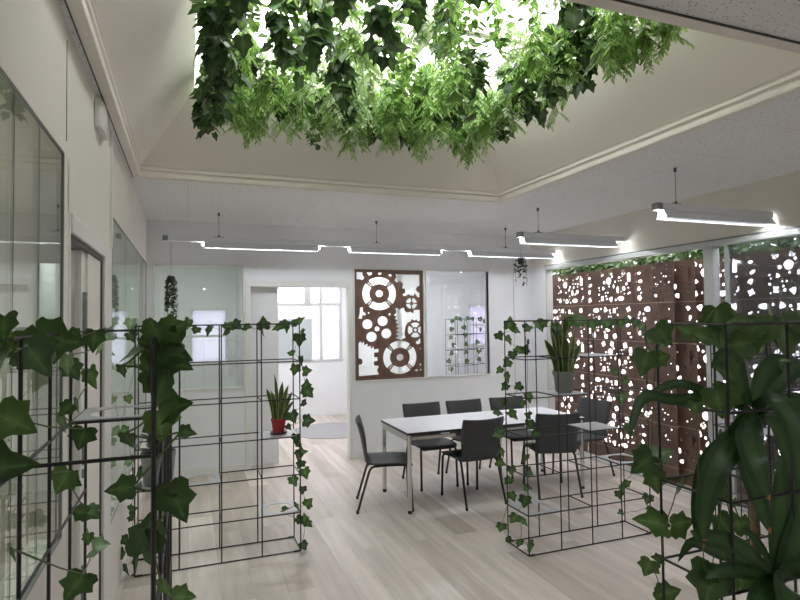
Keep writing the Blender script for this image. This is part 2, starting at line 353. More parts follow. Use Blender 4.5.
# back wall
sbox('wall_back', M['partition'], (LX-T, BY, HEAD+0.005, RX+0.12, BY+0.1, CZ), (LX-T, BY, 0, -0.36, BY+0.1, HEAD+0.005), (-0.36, BY, 0, 0.617, BY+0.1, SILL),
     (0.617, BY, 0, 0.70, BY+0.1, HEAD+0.005), (0.70, BY, 2.19, 1.93, BY+0.1, HEAD+0.005), (1.93, BY, 0, 2.005, BY+0.1, HEAD+0.005), (2.005, BY, 0, 2.965, BY+0.1, SILL),
     (2.965, BY, 0, 3.015, BY+0.1, HEAD+0.005), (3.015, BY, 0, 3.965, BY+0.1, SILL), (3.965, BY, 0, RX+0.12, BY+0.1, HEAD+0.005))
def win_y(name, x0, x1, z0, z1, gmat, fw=0.022, proud=0.012):
    r = empty(name); struct(r)
    g = MB(); g.box(x0, BY+0.046, z0, x1, BY+0.054, z1); struct(g.build('window_pane', gmat, r))
    f = MB(); f.box(x0-0.012, BY-proud, z0-fw, x1+0.012, BY+0.06, z0); f.box(x0-0.012, BY-proud, z1, x1+0.012, BY+0.06, z1+fw)
    f.box(x0-fw, BY-proud, z0-fw, x0, BY+0.06, z1+fw); f.box(x1, BY-proud, z0-fw, x1+fw, BY+0.06, z1+fw)
    struct(f.build('window_frame', M['frame'], r, bevel=0.003)); return r
win_y('window_3', -0.36, 0.617, SILL, HEAD, M['glass_green'])
win_y('window_4', 2.005, 2.965, SILL, HEAD, M['glass'])
win_y('window_5', 3.015, 3.965, SILL, HEAD, M['glass_grey'])
m = MB(); m.box(0.64, BY-0.015, 0, 0.704, BY+0.115, 2.25); m.box(1.924, BY-0.015, 0, 1.965, BY+0.115, 2.25); m.box(0.704, BY-0.015, 2.186, 1.924, BY+0.115, 2.25)
struct(m.build('trim_4', M['frame'], bevel=0.004))
d = empty('door_2'); struct(d); m = MB(); m.box(0.68, BY+0.12, 0.01, 1.05, BY+0.16, 2.195); struct(m.build('door_leaf', M['partition'], d, bevel=0.004))
sbox('trim_5', M['alu'], (4.372, BY-0.004, 0, 4.384, BY+0.002, 2.72))
sbox('baseboard_back', M['frame'], (-0.44, BY-0.012, 0, 0.64, BY, 0.07), (1.965, BY-0.012, 0, RX, BY, 0.07))

# right wall
WY1, WY0 = 6.62, 1.35
sbox('wall_right', M['cream'], (RX, -2, 2.47, RX+0.12, BY+0.1, CZ), (RX, -2, 0, RX+0.12, WY0, 2.47))
sbox('wall_right_end', M['partition'], (RX, WY1, 0, RX+0.12, BY+0.1, 2.47))
r = empty('window_6'); struct(r)
m = MB(); m.box(RX-0.02, WY0, 2.425, RX+0.10, WY1, 2.475); m.box(RX+0.0, 3.94, 0, RX+0.09, 4.045, 2.43); m.box(RX, WY1-0.03, 0, RX+0.1, WY1, 2.43)
m.box(RX+0.0, WY0, 0.0, RX+0.10, WY1, 0.018); m.box(RX+0.02, 3.80, 0.02, RX+0.05, 3.835, 2.43); m.box(RX+0.055, 2.55, 0.02, RX+0.085, 2.60, 2.43); m.box(RX+0.02, 2.60, 0.02, RX+0.05, 2.64, 2.43)
struct(m.build('window_frame', M['alu'], r, bevel=0.003))
m = MB(); m.box(RX-0.012, WY0, 2.476, RX+0.0, WY1, 2.492); struct(m.build('window_head', M['alu_dark'], r))
m = MB(); m.box(RX+0.032, 2.64, 0.02, RX+0.038, 3.80, 2.43); struct(m.build('window_pane', M['glass_grey'], r))
m = MB(); m.box(RX+0.066, 2.60, 0.02, RX+0.072, 3.94, 2.43); struct(m.build('window_pane', M['glass_grey'], r))
m = MB(); m.box(RX+0.066, WY0, 0.02, RX+0.072, 2.55, 2.43); struct(m.build('window_pane', M['glass_grey'], r))
# walls out of sight, and the rooms behind the glass
sbox('wall_front', M['wall'], (-4.2, -2.1, 0, 4.9, -2.0, CZ))
sbox('wall_side_office', M['wall'], (-4.3, -2, 0, -4.2, 10.5, CZ), (-4.2, BY, 0, LX-T, BY+0.1, CZ))
sbox('ceiling_side_office', M['wall'], (-4.3, -2.1, CZ, -0.55, 10.5, CZ+0.12))
sbox('ceiling_back_rooms', M['wall'], (-0.55, BY+0.12, CZ, 6.9, 10.5, CZ+0.12))
FY = 10.28
sbox('floor_back_room', M['floor'], (4.88, 7.07, -0.12, 6.9, 10.5, 0.0))
sbox('wall_back_room_right', M['partition'], (6.8, BY+0.1, 0, 6.9, FY, CZ), (RX+0.12, BY+0.1, 0, 6.8, BY+0.2, CZ))
sbox('wall_corridor', M['partition'], (2.86, 7.7, 0, 2.94, FY, CZ), (0.80, 7.9, 0, 0.88, FY, CZ))
def far_wall():
    wins = [(0.06, 0.62, 1.06, 1.96), (1.44, 2.70, 1.03, 2.36), (5.40, 5.86, 1.22, 2.02)]
    m = MB(); x = -4.2
    for x0, x1, z0, z1 in wins:
        m.box(x, FY, 0, x0, FY+0.12, CZ); m.box(x0, FY, 0, x1, FY+0.12, z0); m.box(x0, FY, z1, x1, FY+0.12, CZ); x = x1
    m.box(x, FY, 0, 6.9, FY+0.12, CZ); struct(m.build('wall_far', M['partition']))
far_wall()
r = empty('window_7'); struct(r)
m = MB(); zt = 2.07
for x in (1.44, 2.29, 2.66): m.box(x-0.005, FY-0.01, 1.03, x+0.045, FY+0.06, 2.36)
m.box(1.44, FY-0.012, zt-0.045, 2.70, FY+0.055, zt+0.015); m.box(1.42, FY-0.012, 0.99, 2.72, FY+0.06, 1.035); m.box(2.0, FY-0.005, zt, 2.12, FY+0.05, 2.36); m.box(1.61, FY, zt, 1.625, FY+0.05, 2.36)
struct(m.build('window_frame', M['alu'], r))
m = MB(); m.box(1.44, FY+0.06, 1.03, 2.70, FY+0.068, zt-0.02); struct(m.build('window_pane', M['frost'], r))
m = MB(); m.box(1.44, FY+0.06, zt-0.02, 2.70, FY+0.068, 2.36); struct(m.build('window_pane', M['frost_clear'], r))
m = MB(); m.box(1.45, FY-0.05, 1.04, 2.13, FY-0.015, 1.79); struct(m.build('window_blind_panel', M['grey_panel'], r))
for nm, (x0, x1, z0, z1) in (('window_8', (0.06, 0.62, 1.06, 1.96)), ('window_9', (5.40, 5.86, 1.22, 2.02))):
    r = empty(nm); struct(r)
    m = MB(); m.box(x0, FY+0.05, z0, x1, FY+0.058, z1); struct(m.build('window_pane', M['frost_dim'], r))
    m = MB(); m.box(x0-0.04, FY-0.015, z0-0.04, x0, FY+0.05, z1+0.04); m.box(x1, FY-0.015, z0-0.04, x1+0.04, FY+0.05, z1+0.04); m.box(x0, FY-0.015, z0-0.04, x1, FY+0.05, z0); m.box(x0, FY-0.015, z1, x1, FY+0.05, z1+0.04)
    m.box(x0, FY-0.01, (z0+z1)/2-0.02, x1, FY+0.05, (z0+z1)/2+0.02)
    struct(m.build('window_frame', M['frame'], r))

# ================================================================== CUT PANELS (2D shapes with holes, real thickness)
def cut_mesh(name, loops, thick, mats):
    cu = bpy.data.curves.new(name, 'CURVE'); cu.dimensions = '2D'; cu.fill_mode = 'BOTH'; cu.extrude = thick/2
    for lp in loops:
        sp = cu.splines.new('POLY'); sp.points.add(len(lp)-1)
        for i, (x, y) in enumerate(lp): sp.points[i].co = (x, y, 0, 1)
        sp.use_cyclic_u = True
    o = bpy.data.objects.new(name, cu); COL.objects.link(o)
    dg = bpy.context.evaluated_depsgraph_get(); me = bpy.data.meshes.new_from_object(o.evaluated_get(dg))
    bpy.data.objects.remove(o); me.name = name; me.materials.clear()
    for mm in mats: me.materials.append(mm)
    me.polygons.foreach_set('material_index', [0]*len(me.polygons))
    return me
def circ(cx, cy, r, n=20, ry=None): ry = ry or r; return [(cx+r*math.cos(2*PI*k/n), cy+ry*math.sin(2*PI*k/n)) for k in range(n)]
def sector(cx, cy, r0, r1, a0, a1, n=7, k=1.0):
    P = [(cx+r1*k*math.cos(a0+(a1-a0)*i/n), cy+r1*math.sin(a0+(a1-a0)*i/n)) for i in range(n+1)]
    return P + [(cx+r0*k*math.cos(a1-(a1-a0)*i/n), cy+r0*math.sin(a1-(a1-a0)*i/n)) for i in range(n+1)]
def rad(x): return math.radians(x)
def wheel(cx, cy, r0, r1, gap, k=1.0, off=0): return [sector(cx, cy, r0, r1, rad(off+90*i+gap), rad(off+90*i+90-gap), 7, k) for i in range(4)]

# big gear panel framed in the back wall window
def gear_panel():
    X = lambda a: 2.005+(a-115)/550*0.96        # picture of the panel measured on a grid 115..665 x 72..964
    Z = lambda b: 2.42-(b-72)/892*1.435
    H = []
    H.append([(135, 95), (180, 95), (183, 118), (196, 140), (178, 160), (160, 152), (135, 152)])
    H.append([(212, 96), (258, 96), (250, 116), (232, 122)])
    H.append([(304, 98), (330, 98), (330, 110), (304, 110)])
    H.append([(388, 108), (415, 112), (405, 126), (388, 122)])
    H += wheel(312, 268, 78, 135, 7, 1.0, 45)
    for sx in (-1, 1):
        for sy in (-1, 1):
            for off in (-1,):
                p = lambda r, w: (312+sx*r*0.707+sy*w*0.707*sx*sy*sx, 268+sy*r*0.707-w*0.707*sx*sx)
    H.append(circ(312, 268, 29))
    # opening top right, edged by gear teeth
    H.append([(442, 108), (640, 108), (640, 200), (622, 206), (610, 228), (620, 250), (638, 258), (638, 300), (618, 292), (600, 262), (588, 285), (560, 280), (548, 268), (530, 285), (505, 286),
              (500, 268), (522, 262), (518, 226), (494, 222), (505, 186), (478, 160), (455, 178), (436, 158), (452, 128)])
    H += wheel(572, 348, 16, 46, 9, 1.0, 0)
    H.append([(590, 402), (640, 402), (640, 492), (622, 500), (612, 482), (596, 492), (572, 480), (560, 500), (540, 505), (520, 540), (512, 600), (520, 632), (500, 640), (484, 652), (462, 640), (440, 632),
              (464, 616), (442, 600), (466, 586), (444, 570), (466, 552), (444, 536), (464, 520), (440, 506), (456, 486), (432, 474), (450, 456), (424, 446), (448, 420), (440, 390), (456, 384), (470, 400), (490, 388), (512, 384), (516, 412), (540, 424), (560, 416), (584, 432)])
    # teeth gap left
    H.append([(160, 382), (182, 376), (184, 412), (206, 432), (196, 446), (180, 440), (172, 470), (146, 468), (156, 430)])
    # gear with five round holes
    for c in ((215, 516, 40), (336, 492, 40), (364, 594, 40), (247, 618, 41), (291, 555, 20)): H.append(circ(*c))
    H.append(circ(226, 424, 7, 8)); H.append(circ(392, 438, 9, 8))
    # small spoked gear right
    H += wheel(600, 570, 24, 62, 10, 1.0, 45); H.append(circ(600, 570, 13, 12))
    H.append([(606, 664), (622, 660), (634, 640), (642, 645), (642, 680), (620, 690), (604, 684)])
    # lower left opening
    H.append([(145, 670), (160, 650), (172, 668), (186, 652), (192, 684), (214, 670), (216, 700), (240, 688), (240, 714), (262, 694), (266, 722), (300, 716), (300, 744), (268, 746), (266, 782), (292, 784), (292, 814), (264, 818), (266, 850), (302, 856),
              (288, 890), (302, 925), (145, 930), (145, 838), (166, 838), (176, 816), (166, 792), (145, 788)])
    H += wheel(472, 792, 80, 136, 7, 1.0, 45); H.append(circ(472, 792, 28))
    for a in (45, 135, 225, 315):    # narrow slits along the spokes
        ca, sa = math.cos(rad(a)), math.sin(rad(a))
        for cx, cy in ((312, 268), (472, 792)):
            q = [(86, -3), (128, -3), (128, 3), (86, 3)]
            H.append([(cx+r*ca-w*sa, cy+r*sa+w*ca) for r, w in q])
    H.append([(590, 905), (605, 894), (622, 905), (606, 914)]); H.append(circ(642, 902, 7, 8)); H.append(circ(642, 858, 10, 8)); H.append(circ(642, 726, 6, 8))
    loops = [[(115, 72), (665, 72), (665, 964), (115, 964)]] + H
    me = cut_mesh('gear_panel', [[(X(a), Z(b)) for a, b in lp] for lp in loops], 0.008, [M['gear_wood']])
    o = link('gear_panel', me); o.rotation_euler = (PI/2, 0, 0); o.location = (0, BY+0.020, 0)
    tag(o, 'rust brown panel with large cut out gears framed in the white back wall', 'panel')
    f = MB(); a, b = 2.005, 2.965
    f.box(a, BY+0.004, HEAD-0.022, b, BY+0.036, HEAD); f.box(a, BY+0.004, SILL, b, BY+0.036, SILL+0.018); f.box(a, BY+0.004, SILL+0.018, a+0.03, BY+0.036, HEAD-0.022); f.box(b-0.03, BY+0.004, SILL+0.018, b, BY+0.036, HEAD-0.022)
    e = f.build('panel_frame', M['gear_wood'], o); e.matrix_parent_inverse = (Matrix.Translation((0, BY+0.020, 0)) @ Matrix.Rotation(PI/2, 4, 'X')).inverted()
gear_panel()

# outdoor screens: steel panels with gear cut outs
def screen_panel(seed, W, Hh, dense):
    rn = random.Random(seed); loops = [[(0, 0), (W, 0), (W, Hh), (0, Hh)]]; used = []
    def free(x, y, r):
        if x-r < 0.012 or x+r > W-0.012 or y-r < 0.012 or y+r > Hh-0.012: return False
        return all((x-a)**2+(y-b)**2 > (r+c+0.006)**2 for a, b, c in used)
    def put(kind, x, y, r):
        used.append((x, y, r))
        if kind == 'disc':
            P = []
            for k in range(24):
                a = 2*PI*k/24; q = r*(0.82 if (rad(190) < a < rad(350) and k % 2) else 1); P.append((x+q*math.cos(a), y+q*math.sin(a)))
            loops.append(P)
        elif kind == 'circ': loops.append(circ(x, y, r, 14))
        elif kind == 'wheel':
            loops.extend(wheel(x, y, r*0.38, r, 11, 1, rn.uniform(0, 90))); loops.append(circ(x, y, r*0.2, 8))
        elif kind == 'moon':
            a = rn.uniform(0, 2*PI); loops.append(sector(x, y, r*0.5, r, a, a+rad(rn.uniform(110, 170)), 8))
        elif kind == 'rect': loops.append([(x-r*0.5, y-r), (x+r*0.5, y-r), (x+r*0.5, y+r), (x-r*0.5, y+r)])
        elif kind in ('flat', 'tall'):
            kx, ky = (1, 0.5) if kind == 'flat' else (0.5, 1.1)
            loops.append([(x+r*kx*(1 if q % 2 else 0.85)*math.cos(2*PI*q/18), y+r*ky*(1 if q % 2 else 0.85)*math.sin(2*PI*q/18)) for q in range(18)])
        elif kind == 'oval':
            a = rn.choice((0, PI/2, rn.uniform(0, PI))); P = circ(0, 0, r, 14, r*0.55); loops.append([(x+p*math.cos(a)-q*math.sin(a), y+p*math.sin(a)+q*math.cos(a)) for p, q in P])
        else:
            n = rn.randint(6, 10); a0 = rn.uniform(0, 6)
            loops.append([(x+r*(1 if k % 2 else rn.uniform(0.45, 0.8))*math.cos(a0+2*PI*k/n), y+r*(1 if k % 2 else rn.uniform(0.45, 0.8))*math.sin(a0+2*PI*k/n)) for k in range(n)])
    if dense:
        for kind, x, y, r in (('disc', 0.52, 0.66, 0.045), ('wheel', 0.38, 0.89, 0.034), ('wheel', 0.56, 0.90, 0.034), ('wheel', 0.82, 0.88, 0.036), ('rect', 0.92, 0.72, 0.050), ('oval', 0.10, 0.80, 0.026), ('oval', 0.12, 0.58, 0.032), ('blob', 0.09, 0.38, 0.036),
                              ('blob', 0.38, 0.17, 0.038), ('blob', 0.56, 0.14, 0.040), ('flat', 0.76, 0.15, 0.058), ('tall', 0.70, 0.40, 0.042), ('circ', 0.82, 0.42, 0.026), ('moon', 0.93, 0.24, 0.034), ('blob', 0.40, 0.46, 0.028), ('blob', 0.10, 0.14, 0.042), ('oval', 0.62, 0.50, 0.024)): put(kind, x*W, y*Hh, r)
    for k in range(700):
        r = rn.uniform(0.010, 0.020) if k < 150 else rn.uniform(0.006, 0.011)
        x, y = rn.uniform(0, W), rn.uniform(0, Hh)
        if dense and 0.17*W < x < 0.31*W: continue
        if free(x, y, r) and len(used) < (40 if dense else 30): put(rn.choice(('circ', 'blob', 'oval', 'blob')), x, y, r)
    return cut_mesh('panel', loops, 0.004, [M['corten']])
PW, PH = 0.85, 0.433
pan = [screen_panel(3, PW, PH, True), screen_panel(8, PW, PH, True), screen_panel(15, PW, PH, True)]
slim = [screen_panel(21, 0.33, PH, False)]
def screen(label, x, cols, nm='metal_screen'):
    """cols: list of (y_far, width, meshes); rows of panels on posts, with a plain foot strip"""
    y0 = cols[0][0]; y1 = cols[-1][0]-cols[-1][1]
    r = empty(nm, (x, y0, 0)); tag(r, label, 'screen', 'rusty gear screens outside the window wall')
    k = 0; R0 = Matrix(((0, 0, -1, 0), (-1, 0, 0, 0), (0, 1, 0, 0), (0, 0, 0, 1)))     # local x -> world -y, local y -> world z
    for y, wd, ms in cols:
        for row in range(5):
            me = ms[(k*2+row) % len(ms)]; k += 1; o = link('panel', me, r); z = 2.36-(row+1)*0.44
            R = R0 @ Matrix.Rotation(PI, 4, 'Z') @ Matrix.Translation((-wd, -PH, 0)) if row % 2 else R0
            o.matrix_local = Matrix.Translation((0, y-y0, z)) @ R
        f = MB(); f.box(-0.002, y-y0-wd+0.003, -0.03, 0.002, y-y0-0.003, 0.155); f.build('foot_panel', M['corten'], r)
        f = MB(); f.box(0.006, y-y0-0.02, -0.03, 0.04, y-y0+0.015, 2.36); f.build('post', M['corten'], r)
    for row in range(1, 6): b = MB(); b.box(-0.001, y1-y0, 2.36-row*0.44-0.008, 0.016, 0, 2.36-row*0.44+0.001); b.build('seam_bar', M['seam'], r)
    return r
M['seam'] = nmat('pale_rust_bar', (0.45, 0.33, 0.28), 0.5)
screen('rusty gear cut steel screen seen through the open side of window wall', 4.885, [(6.90, PW, pan), (6.04, PW, pan), (5.18, PW, pan)])
screen('narrow column of rusty screen standing proud left of the grey mullion', 4.82, [(4.87, 0.33, slim)])
screen('rusty gear cut screen behind the closed grey glass panes', 4.935, [(4.70, PW, pan), (3.84, PW, pan), (2.98, PW, pan), (2.12, PW, pan)])

# ================================================================== PENDANT LAMPS
LEDW, LEDE = 2.7, 0.25
def lamp(name, label, y, x0, x1, zc, lums, wires, ztop=None):
    r = empty(name, (x0, y, zc)); tag(r, label, 'lamp', 'linear pendant lamps')
    L_ = x1-x0
    b = MB(); b.box(0, -0.03, 0, L_, 0.03, 0.055); b.build('lamp_rail', M['lamp_body'], r, bevel=0.004)
    c = MB(); c.box(-0.004, -0.031, 0.002, 0.05, 0.031, 0.056); c.build('end_cap', M['lamp_cap'], r, bevel=0.003)
    for a, e_ in lums:
        a -= x0; e_ -= x0
        h = MB(); h.add([(a, -0.022, 0), (a, 0.022, 0), (e_, 0.022, 0), (e_, -0.022, 0), (a, -0.055, -0.055), (a, 0.055, -0.055), (e_, 0.055, -0.055), (e_, -0.055, -0.055), (a, -0.06, -0.062), (a, 0.06, -0.062), (e_, 0.06, -0.062), (e_, -0.06, -0.062)],
               [(0, 1, 2, 3), (0, 3, 7, 4), (3, 2, 6, 7), (2, 1, 5, 6), (1, 0, 4, 5), (4, 7, 11, 8), (7, 6, 10, 11), (6, 5, 9, 10), (5, 4, 8, 9)])
        hd = h.build('lamp_housing', M['lamp_body'], r)
        q = MB(); q.box(a+0.01, -0.035, -0.044, e_-0.01, 0.035, -0.040); q.build('diffuser', M['led'], hd)
        t = MB()
        for xx in (a-0.008, e_+0.002): t.lathe([(0.018, -0.038), (0.020, -0.036), (0.020, -0.012), (0.016, -0.010)], (xx+0.003, 0, 0), 10)
        t.build('led_end', M['led_end'], hd)
        al = area('lamp_light', ((a+e_)/2, 0, -0.0455), (0, 0, 0), e_-a-0.04, 0.03, LEDW*(e_-a)/1.2, (0.94, 0.97, 1.0)); al.parent = r
        for xx in (a-0.03, e_+0.03):
            pd = bpy.data.lights.new('lamp_end_light', 'POINT'); pd.energy = LEDE; pd.shadow_soft_size = 0.015; pd.color = (0.95, 0.98, 1.0)
            po = bpy.data.objects.new('lamp_end_light', pd); COL.objects.link(po); po.parent = r; po.location = (xx, 0, -0.024)
    for x in wires:
        x -= x0
        q = MB(); q.tube([(x, 0, 0.055), (x, 0, CZ-zc)], 0.0022, 6); q.lathe([(0.012, 0.055), (0.010, 0.075), (0.004, 0.085)], (x, 0, 0), 10); q.lathe([(0.004, CZ-zc-0.035), (0.012, CZ-zc-0.03), (0.012, CZ-zc)], (x, 0, 0), 10)
        q.box(x-0.05, -0.012, 0.055, x+0.05, 0.012, 0.062); q.build('suspension_wire', M['cable'], r)
    return r
lamp('pendant_lamp', 'short pale linear pendant lamp nearest, at right by the window wall', 3.347, 3.385, 4.655, 2.592, [(3.45, 4.655)], [3.60])
lamp('pendant_lamp', 'middle linear pendant lamp whose left end carries a trailing plant', 5.064, 3.25, 4.62, 2.615, [(3.30, 4.52)], [3.50])
lamp('pendant_lamp', 'long linear pendant lamp run along the back wall', 6.33, -0.246, 4.62, 2.618, [(0.158, 1.393), (1.772, 2.928), (3.346, 4.58)], [0.31, 2.10, 3.87])
lamp('pendant_lamp', 'added linear pendant lamp behind the camera to light the near part of the room', -0.9, 0.3, 2.6, 2.60, [(0.4, 1.45), (1.5, 2.55)], [0.5, 2.4])  # extra lamp out of view, added to brighten the near end
# white box on the upper left wall
m = MB(); P = []
for k in range(9): a = -PI/2+PI*k/8; P.append((0.055+0.03*math.cos(a), 0.15*math.sin(a)))
vs = [(0, 0, -0.09)]
m.box(0, -0.13, -0.085, 0.02, 0.13, 0.06)
vs = []; n = 9
for z in (-0.085, 0.06):
    for k in range(n): a = -PI/2+PI*k/(n-1); vs.append((0.02+0.016*math.cos(a), 0.13*math.sin(a), z))
m.add(vs, [(k, k+1, n+k+1, n+k) for k in range(n-1)] + [tuple(range(n-1, -1, -1)), tuple(range(n, 2*n))])
o = m.build('wall_box', M['rug_white'], None, bevel=0.004, loc=(LX+0.001, 3.27, 2.85)); tag(o, 'small rounded white box mounted high on the left wall', 'wall fitting')

# ================================================================== TRELLISES
G = 0.29; WR = 0.0048
def rodmesh(length, axis):
    b = MB(); p = [0, 0, 0]; q = [0, 0, 0]; q[axis] = length; b.tube([p, q], WR, 6); o = b.build('rod', M['black_metal']); me = o.data; bpy.data.objects.remove(o); return me
ROD = {}
def rod(length, axis):
    k = (round(length, 4), axis)
    if k not in ROD: ROD[k] = rodmesh(length, axis)
    return ROD[k]
def clipmesh():
    b = MB(); b.box(0, -0.006, -0.006, 0.045, 0.006, 0.006); o = b.build('clip', M['black_edge']); me = o.data; bpy.data.objects.remove(o); return me
CLIP = clipmesh()
def shelf_mesh(ax, ay, wx, wy):
    pts = [(ax, ay), (ax+wx, ay), (ax+wx, ay+wy), (ax, ay+wy)]
    return pts
def trellis(label, x, y, n, along, shelves=(), levels=7, skip=(), bars=None):
    """n cells along axis 'along' ('x' or 'y'), one cell deep; shelves: (cell, level, holed)"""
    r = empty('trellis', (x, y, 0)); tag(r, label, 'trellis', 'black wire grid trellises')
    ln, top = n*G, (levels-1)*G+0.004
    ai, di = (0, 1) if along == 'x' else (1, 0)
    def place(name, me, p, mat=None):
        o = link(name, me, r); q = [0, 0, p[2]]; q[ai] = p[0]; q[di] = p[1]; o.location = q; return o
    for i in range(n+1):
        for dd in (0, G): place('upright', rod(top+0.002, 2), (i*G, dd, 0.002))
    for lv in range(levels):
        z = 0.006+lv*G
        for dd in (0, G):
            if (lv, dd) in skip: continue
            place('rail', rod(ln, ai), (0, dd, z))
        for i in (range(n+1) if lv not in (0,) else (0, n)): 
            if bars is not None and (i, lv) not in bars: continue
            if bars is None and lv in (1, 3) and 0 < i < n and i % 2: continue
            place('crossbar', rod(G, di), (i*G, 0, z))
    for dd in (0, G):
        for i0 in (0.004, ln-0.05):
            o = place('clip', CLIP, (i0, dd, 0.008))
            if ai == 1: o.rotation_euler = (0, 0, PI/2)
    for cell, lv, holed, *ext in shelves:
        x0, x1 = cell*G+0.006, (cell+1)*G-0.006; z = 0.006+lv*G+0.0055; y0, y1 = 0.006, G-0.006
        if ext: x1 += ext[0]; 
        lp = [[(x0, y0), (x1, y0), (x1, y1), (x0, y1)]]
        if holed: lp.append(circ((x0+x1)/2, (y0+y1)/2, (x1-x0)*0.40, 28, (y1-y0)*0.40))
        if along == 'y': lp = [[(b, a) for a, b in q] for q in lp]
        me = cut_mesh('shelf', lp, 0.003, [M['shelf']]); o = link('shelf', me, r); o.location = (0, 0, z)
    return r
TLx, TLy = -0.35, 4.37
trellis('black wire grid trellis left of centre holding the red potted snake plant', TLx, TLy, 4, 'x', [(3, 3, False), (3, 1, True), (1, 2, True), (0, 2, False)])
TRx, TRy = 2.365, 3.62
trellis('black wire grid trellis in front of the table holding the grey potted snake plant', TRx, TRy, 4, 'x', [(1, 4, False), (2, 3, False), (0, 1, True), (3, 2, True), (2, 5, False)])
NLx, NLy = -0.353, 1.20
trellis('black wire grid trellis nearest on the left beside the glass wall', NLx, NLy, 4, 'y', [(3, 5, True)], bars={(1, 5), (3, 5), (3, 2), (4, 6), (4, 0), (0, 0)})
NRx, NRy = 1.65, 1.35
trellis('black wire grid trellis nearest on the right with the tall strap leaved plant', NRx, NRy, 3, 'x', [(2, 0, False)])
trellis('black wire grid trellis standing along the right window wall behind the big plant', 4.02, 2.27, 4, 'y', [(2, 3, False)])
tr = trellis('wire grid trellis with hanging vines seen behind the right interior window', 4.66, 9.35, 3, 'x')
tr.rotation_euler = (0, 0, rad(25))

# ================================================================== TABLE AND CHAIRS
TX0, TX1, TY0, TY1, TZ = 1.865, 3.83, 4.79, 5.545, 0.735
t = empty('meeting_table', ((TX0+TX1)/2, (TY0+TY1)/2, 0)); tag(t, 'long white meeting table with black edge on chrome legs', 'table')
hx, hy = (TX1-TX0)/2, (TY1-TY0)/2
m = MB(); m.box(-hx+0.003, -hy+0.003, TZ-0.004, hx-0.003, hy-0.003, TZ); m.build('tabletop', M['table_top'], t)
m = MB(); m.box(-hx, -hy, TZ-0.026, hx, hy, TZ-0.004); m.build('edge_band', M['black_edge'], t, bevel=0.003)
m = MB(); i = 0.035
for yy in (-hy+i, hy-i): m = MB(); m.box(-hx+i, yy-0.012, TZ-0.075, hx-i, yy+0.012, TZ-0.045); m.build('side_rail', M['chrome'], t) 
for xx in (-hx+0.008, hx-0.03): m = MB(); m.box(xx, -hy+i, TZ-0.085, xx+0.022, hy-i, TZ-0.028); m.build('end_rail', M['alu'], t)
for sx in (-1, 1):
    for sy in (-1, 1):
        cx, cy = sx*(hx-0.025), sy*(hy-0.025)
        g = MB(); g.lathe([(0.021, 0.03), (0.021, TZ-0.006)], (cx, cy, 0), 18); lg = g.build('leg', M['chrome'], t, smooth=False)
        g = MB(); g.lathe([(0.016, 0), (0.02, 0.004), (0.02, 0.03)], (cx, cy, 0), 16); g.build('foot', M['black_edge'], lg)
for k in range(5):
    xk = -0.75+k*0.36; m = MB(); m.box(xk, -hy+0.05, TZ-0.045, xk+0.025, -hy+0.07, TZ-0.026); m.build('bracket', M['black_edge'], t)

